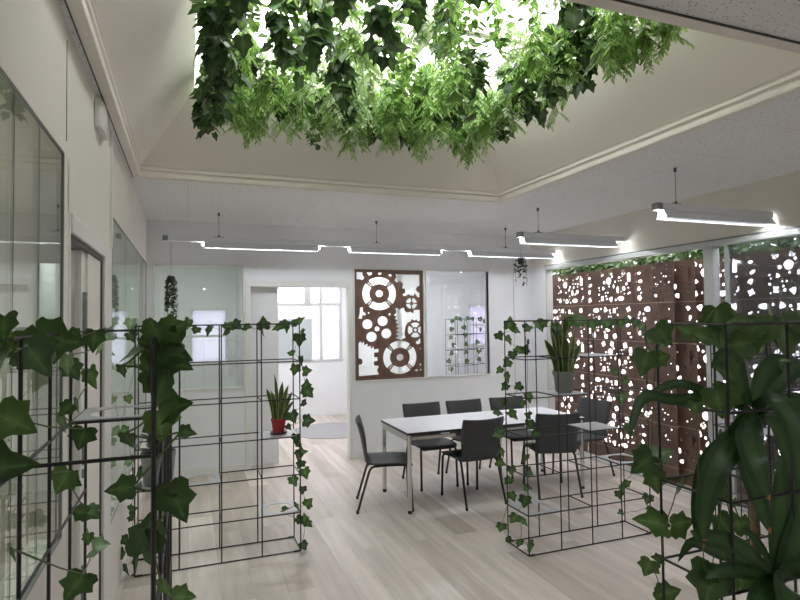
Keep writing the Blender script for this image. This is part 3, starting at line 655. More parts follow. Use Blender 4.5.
def make_chair():
    r = empty('chair')
    # seat and back shells: grids with thickness; chair faces +y
    def shell(name, rows, mat, th=0.012):
        nx = 9; vs = []; fs = []
        for s in (0, 1):
            for (y, z, w, ny, nz, cv) in rows:
                for k in range(nx):
                    u = -1+2*k/(nx-1); off = cv*(u*u)
                    vs.append((u*w/2, y+ny*(s*-th)+(off*ny), z+nz*(s*-th)+off*nz))
        n = len(rows); B = n*nx
        for i in range(n-1):
            for k in range(nx-1):
                a = i*nx+k; fs.append((a, a+1, a+nx+1, a+nx)); fs.append((B+a, B+a+nx, B+a+nx+1, B+a+1))
        for i in range(n-1):
            a = i*nx; fs.append((a, a+nx, B+a+nx, B+a)); a = i*nx+nx-1; fs.append((a, B+a, B+a+nx, a+nx))
        for k in range(nx-1):
            a = k; fs.append((a, B+a, B+a+1, a+1)); a = (n-1)*nx+k; fs.append((a, a+1, B+a+1, B+a))
        b = MB(); b.add(vs, fs); return b.build(name, mat, r, smooth=True)
    shell('seat', [(0.225, 0.425, 0.36, 0.45, 0.9, 0.0), (0.215, 0.443, 0.41, 0.25, 0.97, 0.0), (0.18, 0.452, 0.43, 0, 1, 0.004), (0.08, 0.452, 0.44, 0, 1, 0.008), (-0.04, 0.446, 0.44, 0, 1, 0.012), (-0.14, 0.442, 0.43, 0, 1, 0.014), (-0.19, 0.448, 0.42, 0.2, 0.97, 0.012)], M['plastic'])
    shell('backrest', [(-0.195, 0.43, 0.41, 0.95, 0.3, 0.012), (-0.212, 0.46, 0.415, 0.98, 0.17, 0.02), (-0.222, 0.52, 0.42, 0.99, 0.12, 0.028), (-0.235, 0.60, 0.43, 0.98, 0.17, 0.034), (-0.252, 0.69, 0.44, 0.97, 0.23, 0.036), (-0.277, 0.78, 0.45, 0.96, 0.28, 0.036), (-0.292, 0.826, 0.45, 0.95, 0.3, 0.035), (-0.295, 0.836, 0.44, 0.95, 0.3, 0.034)], M['plastic'])
    for sx in (-1, 1):
        for kind in ('f', 'r'):
            b = MB()
            if kind == 'f': P = [(sx*0.17, 0.10, 0.428), (sx*0.185, 0.165, 0.428), (sx*0.195, 0.19, 0.418), (sx*0.20, 0.20, 0.39), (sx*0.205, 0.215, 0.012)]
            else: P = [(sx*0.17, -0.05, 0.424), (sx*0.185, -0.13, 0.424), (sx*0.195, -0.16, 0.414), (sx*0.20, -0.18, 0.385), (sx*0.215, -0.29, 0.012)]
            b.tube(P, 0.0115, 8); lg = b.build('leg', M['chair_leg'], r, smooth=True)
            b = MB(); q = P[-1]; b.lathe([(0.012, -0.012), (0.0135, -0.010), (0.0135, 0.018)], q, 10); b.build('foot', M['black_edge'], lg)
    b = MB()
    for sx in (-1, 1): b.tube([(sx*0.17, 0.11, 0.428), (sx*0.17, -0.06, 0.424)], 0.011, 8)
    b.tube([(-0.17, 0.02, 0.426), (0.17, 0.02, 0.426)], 0.010, 8); b.build('seat_frame', M['chair_leg'], r)
    return r
ch = make_chair()
spots = [(1.785, 5.12, -106, 'dark grey chair at the left end of the white table'),
         (2.60, 4.985, 3, 'dark grey chair with its back to the camera, left on the near table side'),
         (3.48, 4.92, -15, 'dark grey chair behind the trellis, right on the near table side'),
         (2.45, 5.60, 180, 'leftmost of the three chairs on the far side of the table'),
         (2.98, 5.60, 180, 'middle of the three chairs on the far side of the table'),
         (3.54, 5.60, 178, 'rightmost of the three chairs on the far side of the table'),
         (4.10, 5.22, 100, 'dark grey chair at the right end of table near the rusty screen')]
for k, (x, y, a, lb) in enumerate(spots):
    o = ch if k == 0 else copy_tree(ch)
    o.location = (x, y, 0); o.rotation_euler = (0, 0, rad(a)); o.scale = (1, 1, 0.98); tag(o, lb, 'chair', 'dark plastic chairs round the table')

# ================================================================== PLANTS
IVY_HALF = [(0.0, 0.0), (0.14, -0.12), (0.34, -0.14), (0.48, 0.0), (0.42, 0.18), (0.54, 0.40), (0.40, 0.49), (0.26, 0.57), (0.15, 0.79), (0.0, 1.0)]
def leaf_geo(mb, pos, tip, nrm, size, rn, mi=0, half=IVY_HALF, fold=0.12, curl=0.18, wid=1.0):
    t = Vector(tip).normalized(); n = Vector(nrm); n = n - t*n.dot(t)
    if n.length < 1e-4: n = t.orthogonal()
    n.normalize(); s = t.cross(n); pos = Vector(pos)
    c = rn.uniform(0.3, 1.3)*curl
    def P(x, y): z = fold*abs(x)*1.2 - c*(y*y*0.7 + x*x*0.8); return pos + (s*(x*wid) + t*y + n*z)*size
    mid = [(0, 0.0), (0, 0.22), (0, 0.5), (0, 0.78), (0, 1.0)]
    vs = [P(*q) for q in mid]
    R = half[1:-1]
    vs += [P(x, y) for x, y in R] + [P(-x, y) for x, y in R]
    k = len(R); o1 = 5; o2 = 5+k; fs = []; o0 = len(mb.v)
    for j in range(4): mb.att[o0+j] = 1.0
    # connect outline points to nearest midrib vertices
    own = [min(range(5), key=lambda j: abs(mid[j][1]-(y*0.9+0.05))) for x, y in R]
    own[0] = 0
    for off, rev in ((o1, False), (o2, True)):
        prev = 0
        tri = []
        for i in range(k):
            j = own[i]
            if i == 0: tri.append((0, off, j if j != 0 else 1)); cur = j if j != 0 else 1
            else:
                tri.append((cur, off+i-1, off+i))
                while cur < j: tri.append((cur, off+i, cur+1)); cur += 1
        while cur < 4: tri.append((cur, off+k-1, cur+1)); cur += 1
        fs += [tuple(reversed(q)) if rev else q for q in tri]
    mb.add(vs, fs, mi)
LANCE = [(0.0, 0.0), (0.07, 0.12), (0.11, 0.30), (0.11, 0.55), (0.07, 0.80), (0.0, 1.0)]
OVAL = [(0.0, 0.0), (0.20, 0.02), (0.36, 0.16), (0.40, 0.38), (0.33, 0.62), (0.18, 0.84), (0.0, 1.0)]

def garland(name, label, pts, plane, mats, cat='vine', group='ivy garlands on the trellises', seed=1, stem=True, stemr=0.0016, jit=0.03, extra=0):
    """pts: (u, v, size_px[, angle]) leaves; plane: function (u,v)->world point on the face that carries the vine"""
    rn = random.Random(seed); W = [plane(p[0], p[1]) for p in pts]
    base = Vector((sum(p.x for p in W)/len(W), sum(p.y for p in W)/len(W), min(p.z for p in W)))
    r = empty(name, base); tag(r, label, cat, group)
    lf = MB(); st = MB(); anchors = []
    for p, q in zip(pts, W):
        D = (q-CO).dot(CF); s = p[2]*D/FPX
        ang = rad(p[3]) if len(p) > 3 else rad(rn.uniform(-150, -30))
        q = q + Vector((rn.uniform(-jit, jit), rn.uniform(-jit, jit), 0))*0.7
        tip = CR*math.cos(ang) + CU*math.sin(ang) - CF*rn.uniform(-0.25, 0.45)
        nr = -CF*rn.uniform(0.5, 1.0) + CR*rn.uniform(-0.8, 0.8) + Vector((0, 0, rn.uniform(0.0, 1.1)))
        b = q - tip.normalized()*s*0.5
        leaf_geo(lf, b-base, tip, nr, s, rn, rn.choice((0, 0, 1, 1, 2)) % len(mats), fold=rn.uniform(0.05, 0.35), wid=rn.uniform(0.95, 1.2))
        anchors.append(b-base)
    lf.build('foliage', mats, r, smooth=True)
    for a, b in zip(anchors[:-1], anchors[1:]):
        if (a-b).length < 1.2: st.tube([a, (a+b)/2+Vector((rn.uniform(-.01, .01), rn.uniform(-.01, .01), -0.01)), b], stemr, 5)
    if st.v: st.build('stem', M['stem'], r)
    return r
ivym = [M['ivy'], M['ivy_dark']]
nearm = [M['ivy_near'], M['ivy_dark'], M['ivy_near_pale']]
py = lambda y: (lambda u, v: on_y(u, v, y))
px = lambda x: (lambda u, v: on_x(u, v, x))

nearp = [M['ivy_near'], M['ivy_near_pale'], M['ivy_near_pale']]
# trellis in front of the table
garland('ivy_garland', 'ivy vine down the left post of trellis before the table', [(511, 322, 13, 80), (519, 331, 9, -20), (498, 337, 9), (507, 341, 11), (517, 350, 10, 170), (526, 348, 10, 60), (511, 356, 9, -90), (508, 364, 10), (500, 371, 8, -130), (505, 379, 11), (503, 388, 9), (518, 387, 9), (501, 403, 10, 140), (505, 402, 7), (521, 405, 8), (500, 413, 11, -20), (511, 416, 12, -40), (504, 431, 11, 20), (498, 435, 11, 190), (500, 454, 9), (502, 464, 10, -20), (511, 471, 9, -90), (508, 482, 9), (511, 497, 10, -70), (503, 528, 11, -100), (508, 540, 7)], py(3.91), ivym, seed=3)
garland('ivy_garland', 'ivy vine down the front corner post of trellis before the table', [(529, 328, 10, 10), (527, 345, 9), (529, 399, 11), (526, 415, 8, 160), (530, 425, 10), (532, 435, 9), (522, 459, 9, -100), (532, 472, 11, -30), (527, 488, 8, 0), (523, 502, 12, -100), (516, 520, 12, -120), (524, 522, 10, -40), (521, 544, 9, -110), (528, 549, 13, -80)], py(3.62), ivym, seed=4)
garland('ivy_garland', 'ivy vine along the top rail of trellis before the table', [(540, 327, 13, -60), (546, 322, 10, 30), (556, 329, 10), (565, 325, 12, -100), (570, 322, 9), (583, 320, 14, 10), (590, 326, 11), (600, 322, 12, 30), (606, 326, 12), (612, 321, 13, 40), (620, 324, 9), (628, 322, 10), (637, 324, 10), (643, 328, 9), (646, 340, 10, -90)], py(3.77), ivym, seed=5)
garland('ivy_garland', 'ivy vine down the right end of trellis before the table', [(648, 352, 9), (644, 362, 10), (620, 372, 10, 20), (624, 382, 9), (618, 395, 12, 0), (624, 402, 10), (648, 400, 8), (625, 430, 10), (645, 450, 11), (648, 470, 12), (640, 462, 10, 200), (622, 490, 10), (628, 483, 8, 30), (621, 496, 9), (650, 500, 10), (652, 511, 8), (618, 513, 7, 180)], py(3.72), ivym, seed=6)
# left trellis
garland('ivy_garland', 'ivy vine along the top rail of the left of centre trellis', [(190, 325, 12), (197, 331, 9, -120), (206, 332, 12, -110), (225, 333, 9, -150), (229, 325, 10, 50), (238, 326, 11, -40), (248, 327, 10, 0), (262, 322, 13, 90), (265, 331, 14, -90), (276, 328, 11, -160), (286, 324, 12, 20), (289, 329, 10, -100), (296, 323, 10, 10), (303, 320, 10, 40)], py(4.42), ivym, seed=7)
garland('ivy_garland', 'ivy vine down the right end post of the left of centre trellis', [(299, 333, 8), (300, 341, 13, -90), (289, 353, 8, 170), (301, 362, 10), (295, 371, 12, -100), (307, 371, 10, 10), (305, 384, 12, 80), (308, 394, 12, -50), (301, 404, 8), (296, 418, 12), (312, 420, 12, 0), (292, 428, 7), (296, 439, 10), (300, 446, 11, -60), (306, 452, 10, 20), (299, 456, 9), (300, 466, 10), (307, 474, 11, -70), (293, 482, 11, -60), (301, 492, 8), (307, 502, 10, 50), (300, 508, 10, -80), (288, 509, 8, 20), (299, 521, 10), (307, 517, 9, 90), (311, 525, 11, -50), (306, 546, 10, -60)], py(4.40), ivym, seed=8)
garland('ivy_garland', 'ivy vine down the left end post of the left of centre trellis', [(131, 325, 12), (137, 330, 13), (133, 338, 12), (146, 328, 11), (128, 352, 12, -150), (133, 366, 10), (132, 400, 9), (128, 432, 11), (133, 441, 12, -60), (128, 459, 11, 150), (131, 474, 10), (127, 497, 11, -170), (139, 490, 13), (138, 474, 11), (135, 509, 10, 20), (128, 517, 9, 190), (125, 540, 10, -150), (136, 545, 13), (124, 556, 12, -120), (135, 566, 14, -100), (127, 571, 12), (133, 580, 10)], py(4.40), ivym, seed=9)
# nearest left trellis
garland('ivy_garland', 'large leaved ivy along the left face of nearest left trellis', [(4, 330, 30, -80), (14, 341, 22, 60), (38, 345, 40, 15), (62, 341, 42, -10), (9, 370, 44, -110), (28, 362, 40, -60), (48, 358, 30, -100), (72, 336, 16, -20), (88, 342, 22, -90), (107, 338, 26, 5), (97, 350, 14), (70, 366, 22, -90), (73, 372, 20, -60), (95, 379, 22, -70), (83, 406, 15, -90), (66, 410, 16), (69, 425, 20, -90), (75, 441, 22, -100), (8, 425, 48, -20), (12, 466, 60, 8), (68, 483, 28, -120), (76, 480, 20, -20), (80, 511, 18, 160), (93, 515, 18, -20), (84, 540, 12, -90), (98, 545, 22, 20), (70, 588, 30, -120), (2, 560, 16, -90)], px(-0.345), nearm, seed=11, stemr=0.0022)
garland('ivy_garland', 'large leaved ivy cascading down the front post of nearest left trellis', [(146, 344, 22, 150), (161, 329, 26, 110), (172, 327, 26, 20), (150, 336, 26), (160, 346, 38, -170), (174, 352, 46, -20), (138, 355, 26, -150), (130, 372, 14), (152, 372, 26, -80), (150, 392, 36, -110), (163, 386, 34, -60), (183, 365, 24, -25), (170, 407, 32, 15), (152, 428, 34, -80), (140, 440, 18, -70), (185, 432, 16, -10), (122, 487, 26, 180), (176, 503, 42, -70), (166, 488, 20, 170), (152, 532, 46, 80), (143, 548, 26, -110), (160, 540, 26, -60), (170, 590, 22), (187, 595, 26, 10)], py(1.24), nearm, seed=12, stemr=0.0022)
# nearest right trellis
garland('ivy_garland', 'large leaved ivy along the top rail of nearest right trellis', [(668, 337, 24, -50), (662, 345, 14), (691, 337, 30, 170), (683, 330, 16, 150), (719, 322, 30, -80), (714, 336, 22, -60), (723, 342, 26, -20), (738, 322, 30, 10), (742, 330, 26, -160), (748, 341, 42, -100), (733, 345, 28, 190), (763, 326, 28, 40), (772, 332, 40, -60), (784, 339, 40, -90), (757, 333, 20, 10), (795, 322, 30, 10), (795, 340, 24)], py(1.55), nearp, seed=13, stemr=0.0022)
garland('ivy_garland', 'ivy trailing down the left corner post of nearest right trellis', [(649, 365, 26, -110), (667, 357, 18, 10), (668, 452, 26, 20), (646, 466, 28, -140), (655, 485, 22, -80), (673, 487, 16, -90), (651, 520, 32, 165), (676, 522, 26, 5), (659, 528, 14), (656, 555, 13, 160), (653, 570, 18, -110), (670, 594, 20, 20), (664, 600, 14)], py(1.64), nearp, seed=14, stemr=0.002)
garland('ivy_garland', 'ivy leaves in the middle of nearest right trellis before the strap leaves', [(715, 372, 28, 150), (730, 402, 30, -100), (716, 405, 30, -80), (755, 430, 32, -60), (718, 502, 30, -110), (703, 590, 44, -110), (722, 580, 30, 190), (730, 527, 22, -60), (748, 525, 22, 10), (720, 440, 14), (741, 585, 24), (757, 585, 28, 160), (695, 408, 13), (712, 575, 20, -40)], py(1.40), nearp, seed=15, stemr=0.002)
garland('ivy_garland', 'ivy vine on the trellis along the right window wall', [(703, 322, 9), (712, 330, 9), (735, 345, 10), (729, 356, 10), (733, 375, 9), (737, 420, 9), (745, 485, 10), (736, 505, 9), (742, 520, 9), (760, 350, 9), (790, 352, 10), (786, 372, 9)], px(4.1), ivym, seed=16)
garland('ivy_garland', 'dark vines on the trellis behind the right interior window', [(452, 322, 5), (451, 330, 5), (450, 338, 5), (452, 346, 5), (451, 354, 5), (450, 362, 5), (451, 370, 5), (456, 319, 5), (461, 320, 5), (467, 319, 5), (466, 328, 5), (465, 336, 5), (467, 345, 5), (465, 353, 5), (466, 362, 5), (473, 320, 5), (480, 320, 5), (479, 330, 5), (478, 343, 5), (480, 352, 5), (479, 360, 5), (484, 322, 5)], py(9.35), [M['ivy_dark']], seed=17)

# snake plants
def snake_plant(label, loc, pot, blades, seed, saucer=False):
    rn = random.Random(seed); r = empty('snake_plant', loc); tag(r, label, 'potted plant')
    z0 = 0.0
    if saucer:
        m = MB(); m.lathe([(0.05, 0), (0.066, 0.006), (0.068, 0.016), (0.06, 0.016), (0.055, 0.008)]); m.build('saucer', M['saucer'], r, smooth=True); z0 = 0.008
        m = MB(); m.lathe([(0.040, z0), (0.044, z0), (0.056, 0.10), (0.060, 0.10), (0.060, 0.118), (0.053, 0.118), (0.052, 0.098)]); m.build('pot', pot, r)
        top, pr = 0.108, 0.05
    else:
        m = MB(); m.lathe([(0.062, 0), (0.066, 0.003), (0.080, 0.135), (0.088, 0.136), (0.090, 0.166), (0.082, 0.168), (0.080, 0.14)]); m.build('pot', pot, r)
        top, pr = 0.155, 0.078
    m = MB(); m.lathe([(pr*0.98, top-0.012), (pr, top-0.006), (0.01, top)]); m.build('soil', M['soil'], r)
    for (bx, by, h, lean, ang, wd) in blades:
        b = MB(); n = 9; vs = []; fs = []; tw = rn.uniform(-0.5, 0.5); face = rn.uniform(-0.6, 0.6)
        for i in range(n+1):
            s = i/n; wv = wd*1.4*(0.62+0.75*s-0.35*s*s)*(1 if s < 0.7 else max(0.02, 1-((s-0.7)/0.3)**1.7))
            c = Vector((bx+lean*math.cos(ang)*s*s*h, by+lean*math.sin(ang)*s*s*h, top-0.01+h*s)); a = face+tw*s
            sd = Vector((math.cos(a), math.sin(a), 0)); nn = Vector((-math.sin(a), math.cos(a), 0))
            for q, dn in ((-1, -0.25), (-0.78, -0.12), (0, 0.1), (0.78, -0.12), (1, -0.25)): vs.append(c+sd*(q*wv/2)+nn*(dn*wv/2))
            for q, dn in ((1, -0.30), (0.78, -0.2), (0, -0.02), (-0.78, -0.2), (-1, -0.30)): vs.append(c+sd*(q*wv/2)+nn*(dn*wv/2-0.0015))
        for i in range(n):
            for k in range(10):
                a = i*10+k; a2 = i*10+(k+1) % 10; b.add([], []); fs.append((a, a2, a2+10, a+10))
        fs.append(tuple(n*10+k for k in range(10)))
        b.add(vs, fs); b.mi = [(1 if k % 10 in (0, 3, 4, 5, 8, 9) else 0) for k in range(len(fs))]
        b.build('leaf', [M['snake'], M['snake_edge']], r, smooth=True)
    return r
zL = 0.006+3*G+0.0075
snake_plant('small snake plant in a red pot on a dark saucer', (0.668, 4.52, zL), M['red_pot'],
            [(-0.012, 0.01, 0.37, -0.05, 0, 0.034), (0.03, -0.015, 0.28, 0.18, 0.2, 0.032), (-0.03, -0.02, 0.24, 0.12, 3.0, 0.034), (0.01, -0.035, 0.18, 0.2, -1.2, 0.036), (0.04, 0.01, 0.22, 0.35, 0.3, 0.03), (-0.035, 0.01, 0.26, 0.22, 3.2, 0.03), (0.015, 0.03, 0.30, 0.15, 0.9, 0.03), (0.0, -0.01, 0.20, 0.2, -0.6, 0.034), (0.035, -0.03, 0.16, 0.5, -0.1, 0.03)], 2, True)
zR = 0.006+4*G+0.0075
snake_plant('tall snake plant in a grey pot on the trellis shelf', (2.815, 3.765, zR), M['grey_pot'],
            [(0.0, 0.0, 0.50, 0.06, 0.4, 0.05), (-0.045, -0.01, 0.34, 0.2, 3.1, 0.05), (0.045, 0.0, 0.36, 0.2, 0.1, 0.05), (-0.02, -0.045, 0.30, 0.12, -2.0, 0.052), (0.03, -0.045, 0.33, 0.1, -0.9, 0.052), (0.055, -0.02, 0.24, 0.45, 0.1, 0.046), (-0.055, 0.02, 0.28, 0.35, 3.0, 0.046), (0.0, 0.045, 0.42, 0.12, 1.2, 0.048), (-0.03, 0.03, 0.44, 0.1, 2.6, 0.046), (0.005, -0.055, 0.22, 0.2, -1.4, 0.05)], 5)
# grey planter with a dark plant on the left trellis, behind the nearest posts
r = empty('potted_plant', (TLx+0.145, TLy+0.145, 0.006+2*G+0.0075)); tag(r, 'wide grey planter with a small dark plant behind the nearest left posts', 'potted plant')
m = MB(); m.lathe([(0.095, 0), (0.10, 0.004), (0.118, 0.20), (0.122, 0.205), (0.122, 0.235), (0.112, 0.235), (0.110, 0.2)]); m.build('pot', M['grey_pot'], r, smooth=False)
m = MB(); m.lathe([(0.109, 0.205), (0.109, 0.215), (0.01, 0.222)]); m.build('soil', M['soil'], r)
lf = MB(); rn = random.Random(9)
for i in range(46):
    a_ = rn.uniform(0, 2*PI); o_ = Vector((math.cos(a_), math.sin(a_), 0)); leaf_geo(lf, Vector((0.03*math.cos(a_), 0.03*math.sin(a_), 0.215+rn.uniform(0, 0.12))), o_*rn.uniform(0.3, 1)+Vector((0, 0, rn.uniform(0.2, 1.2))), Vector((0, 0, 1))-o_*0.5, rn.uniform(0.07, 0.13), rn, half=OVAL, wid=0.9)
lf.build('foliage', M['trail'], r)

# hanging trailing plants
def hanging(label, x, y, ztop, zpot, length, rad_, seed, strands, cordr=0.002):
    rn = random.Random(seed); r = empty('hanging_plant', (x, y, zpot)); tag(r, label, 'hanging plant', 'trailing plants hung from the lamps')
    m = MB(); m.tube([(0, 0, 0.0), (0, 0, ztop-zpot)], cordr, 6); m.build('cord', M['cable'], r)
    m = MB(); m.lathe([(0.022, -0.07), (0.03, -0.065), (0.036, -0.01), (0.034, 0.0)], (0, 0, 0), 16); m.build('pot', M['dark_pot'], r, smooth=True)
    lf = MB(); st = MB()
    for k in range(strands):
        a = 2*PI*k/strands+rn.uniform(-.3, .3); l = length*rn.uniform(0.4, 1.0); rr = rad_*rn.uniform(0.55, 1.0); P = []
        for i in range(9):
            s = i/8; q = rr*min(1, s*4)**0.6; P.append(Vector((q*math.cos(a+0.3*s), q*math.sin(a+0.3*s), 0.012*(1 if i == 1 else 0)-l*s*s**0.2)))
        st.tube(P, 0.001, 4)
        for i in range(int(30*l/0.4)):
            s = rn.uniform(0.03, 1); j = min(7, int(s*8)); q = P[j].lerp(P[j+1], s*8-j); d = Vector((rn.uniform(-1, 1), rn.uniform(-1, 1), rn.uniform(-1, 0.2)))
            leaf_geo(lf, q, d, Vector((math.cos(a), math.sin(a), 0.4)), rn.uniform(0.018, 0.028), rn, half=OVAL, wid=1.1)
    lf.build('foliage', M['trail'], r); st.build('stem', M['stem'], r); return r
hanging('dark trailing plant hung on a long cord from the left end of back lamp', -0.168, 6.33, 2.63, 2.25, 0.50, 0.070, 4, 20)
hanging('sparse dark trailing plant hung under the middle lamp end', 3.278, 5.064, 2.60, 2.40, 0.31, 0.07, 7, 9)

# strap leaved plant (corn plant) in the nearest right trellis
def strap(mb, P, wd, nrm, tipdry=False, fold=0.18):
    P = [Vector(p) for p in P]; n = 14; Q = []
    for i in range(n+1):     # Catmull-Rom through control points
        s = i/n*(len(P)-1); j = min(int(s), len(P)-2); f = s-j
        p0 = P[max(j-1, 0)]; p1 = P[j]; p2 = P[j+1]; p3 = P[min(j+2, len(P)-1)]
        Q.append(0.5*((2*p1)+(p2-p0)*f+(2*p0-5*p1+4*p2-p3)*f*f+(3*p1-p0-3*p2+p3)*f**3))
    vs = []; fs = []; mi = []
    for i, c in enumerate(Q):
        s = i/n; t = (Q[min(i+1, n)]-Q[max(i-1, 0)]).normalized(); nn = Vector(nrm); nn = (nn-t*nn.dot(t)).normalized(); sd = t.cross(nn)
        wv = wd*min(1, 0.45+1.6*s)*(1 if s < 0.45 else max(0.03, 1-((s-0.45)/0.55)**2.0))
        for q in (-1, -0.45, 0, 0.45, 1): vs.append(c+sd*(q*wv/2)+nn*(abs(q)*fold*wv/2+0.012*wv*math.sin(9*s+2*q)))
    for i in range(n):
        for k in range(4):
            fs.append((i*5+k, i*5+k+1, i*5+k+6, i*5+k+5)); mi.append(2 if (tipdry and i >= n-1) else (1 if k in (1, 2) else 0))
    mb.add(vs, fs); mb.mi[-len(fs):] = mi
def strap_plant(label, base, stem_pts, leaves, name='corn_plant'):
    r = empty(name, base); tag(r, label, 'plant'); B = Vector(base)
    m = MB(); m.tube([Vector(p)-B for p in stem_pts], 0.016, 10); m.build('cane', M['cane'], r, smooth=True)
    for pts, wd, tip in leaves:
        b = MB(); strap(b, [p-B for p in pts], wd, -CF+Vector((0, 0, 0.5)), tip); b.build('leaf', [M['strap'], M['strap_mid'], M['dry']], r, smooth=True)
    return r
A = at_d
Y0 = 1.50
c1 = at_d(750, 412, 1.98); c2 = at_d(776, 578, 1.90)
cx, cy = c1.x, c1.y
lv1 = [([A(748, 405, 1.98), A(738, 378, 1.96), A(731, 362, 1.95), A(722, 358, 1.93), A(712, 368, 1.90)], 0.085, False),
       ([A(752, 405, 1.98), A(764, 376, 1.98), A(778, 362, 1.96), A(790, 362, 1.92)], 0.075, False),
       ([A(754, 408, 1.99), A(768, 392, 2.02), A(786, 374, 2.05), A(801, 366, 2.04), A(812, 374, 2.0)], 0.07, False),
       ([A(746, 408, 1.98), A(715, 397, 1.98), A(682, 384, 2.0), A(658, 390, 2.02), A(640, 408, 2.0)], 0.036, False),
       ([A(746, 410, 1.98), A(712, 398, 1.95), A(672, 400, 1.90), A(645, 396, 1.88), A(633, 420, 1.85), A(630, 440, 1.84)], 0.04, False),
       ([A(752, 412, 1.98), A(748, 440, 1.80), A(758, 472, 1.74), A(770, 500, 1.75)], 0.088, True),
       ([A(748, 412, 1.98), A(738, 435, 1.84), A(716, 466, 1.78), A(705, 506, 1.78), A(704, 548, 1.80)], 0.086, True),
       ([A(750, 412, 2.0), A(728, 440, 2.04), A(706, 466, 2.06), A(697, 510, 2.06), A(698, 545, 2.05)], 0.07, False),
       ([A(754, 410, 1.98), A(775, 402, 1.9), A(790, 418, 1.84), A(797, 450, 1.82), A(798, 490, 1.82)], 0.09, False),
       ([A(752, 410, 2.0), A(776, 425, 2.04), A(792, 470, 2.06), A(796, 540, 2.06)], 0.08, False),
       ([A(754, 408, 1.98), A(776, 408, 2.05), A(800, 402, 2.08), A(820, 415, 2.06)], 0.08, False),
       ([A(750, 408, 1.96), A(750, 425, 1.90), A(748, 460, 1.88), A(760, 505, 1.88), A(771, 534, 1.9)], 0.09, True)]
strap_plant('tall corn plant with long dark strap leaves inside nearest right trellis', (c1.x, c1.y, 0.30), [(c1.x+0.02, c1.y, 0.30), (c1.x+0.01, c1.y, 0.8), (c1.x, c1.y, c1.z)], lv1)
lv2 = [([A(776, 578, 1.9), A(778, 540, 1.92), A(780, 500, 1.94), A(779, 455, 1.95)], 0.075, False),
       ([A(774, 578, 1.9), A(752, 556, 1.86), A(728, 542, 1.82), A(700, 536, 1.80), A(690, 531, 1.78)], 0.06, False),
       ([A(774, 580, 1.9), A(746, 560, 1.93), A(718, 552, 1.96), A(692, 542, 1.98), A(678, 562, 1.98)], 0.05, False),
       ([A(774, 580, 1.9), A(750, 572, 1.84), A(724, 570, 1.8), A(705, 578, 1.78)], 0.05, False),
       ([A(776, 582, 1.88), A(768, 590, 1.80), A(757, 606, 1.74), A(750, 640, 1.72)], 0.09, False),
       ([A(778, 582, 1.88), A(786, 586, 1.78), A(790, 606, 1.72), A(790, 640, 1.70)], 0.10, False),
       ([A(778, 580, 1.9), A(790, 556, 1.9), A(800, 520, 1.92), A(806, 470, 1.95)], 0.09, False),
       ([A(778, 580, 1.9), A(792, 570, 1.85), A(812, 566, 1.82), A(830, 580, 1.8)], 0.07, False),
       ([A(774, 580, 1.9), A(764, 552, 1.9), A(750, 534, 1.9), A(742, 528, 1.9)], 0.028, False)]
strap_plant('lower corn plant rosette at the bottom right corner of nearest trellis', (c2.x, c2.y, 0.30), [(c2.x, c2.y, 0.30), (c2.x, c2.y, c2.z)], lv2)

# hanging greenery under the skylight: single strands, many copies of a few kinds
def strand(name, kind, length, seed, mats):
    rn = random.Random(seed); r = empty(name); lf = MB(); st = MB(); P = []
    ph = rn.uniform(0, 6)
    for i in range(9): s = i/8; P.append(Vector((0.03*math.sin(3*s+ph)*s, 0.03*math.cos(2.4*s+ph)*s, -length*s)))
    st.tube(P, 0.002, 5)
    def pt(s): j = min(7, int(s*8)); return P[j].lerp(P[j+1], s*8-j)
    if kind == 'ivy':
        for i in range(int(46*length/0.4)):
            s = rn.uniform(0.02, 1.0); a = rn.uniform(0, 2*PI); o = Vector((math.cos(a), math.sin(a), 0)); q = pt(s)+o*rn.uniform(0.01, 0.07)
            leaf_geo(lf, q, o*rn.uniform(0.3, 1)+Vector((0, 0, rn.uniform(-1.4, -0.1))), o*0.8+Vector((0, 0, rn.uniform(0.1, 1.0))), rn.uniform(0.06, 0.105), rn, rn.choice((0, 0, 1)))
    elif kind == 'feather':
        for i in range(int(34*length/0.4)):   # side sprays, each with narrow leaflets
            s = rn.uniform(0.0, 1.0); a = rn.uniform(0, 2*PI); o = Vector((math.cos(a), math.sin(a), 0)); q = pt(s); l = rn.uniform(0.07, 0.14)
            e = q+o*l*0.8+Vector((0, 0, -l*0.75)); st.tube([q, q.lerp(e, 0.5)+Vector((0, 0, 0.012)), e], 0.001, 4)
            for k in range(11):
                f = 0.12+0.88*k/10; b = q.lerp(e, f)+Vector((0, 0, 0.024*f*(1-f)*2)); sg = 1 if k % 2 else -1; sd = Vector((-o.y, o.x, 0))*sg
                leaf_geo(lf, b, o*0.5+sd*0.7+Vector((0, 0, -0.7+rn.uniform(-.3, .3))), Vector((0, 0, 1))+o*0.4, rn.uniform(0.032, 0.052), rn, rn.choice((0, 0, 1)), half=LANCE, fold=0.3, curl=0.25, wid=1.5)
    else:
        for i in range(int(60*length/0.4)):
            s = rn.uniform(0.02, 1.0); a = rn.uniform(0, 2*PI); o = Vector((math.cos(a), math.sin(a), 0)); q = pt(s)+o*rn.uniform(0.005, 0.06)
            leaf_geo(lf, q, o+Vector((0, 0, rn.uniform(-1.2, 0.2))), Vector((0, 0, 1))+o*0.5, rn.uniform(0.035, 0.06), rn, rn.choice((0, 0, 1)), half=OVAL)
    lf.build('foliage', mats, r, smooth=True); st.build('stem', M['stem'], r)
    return r
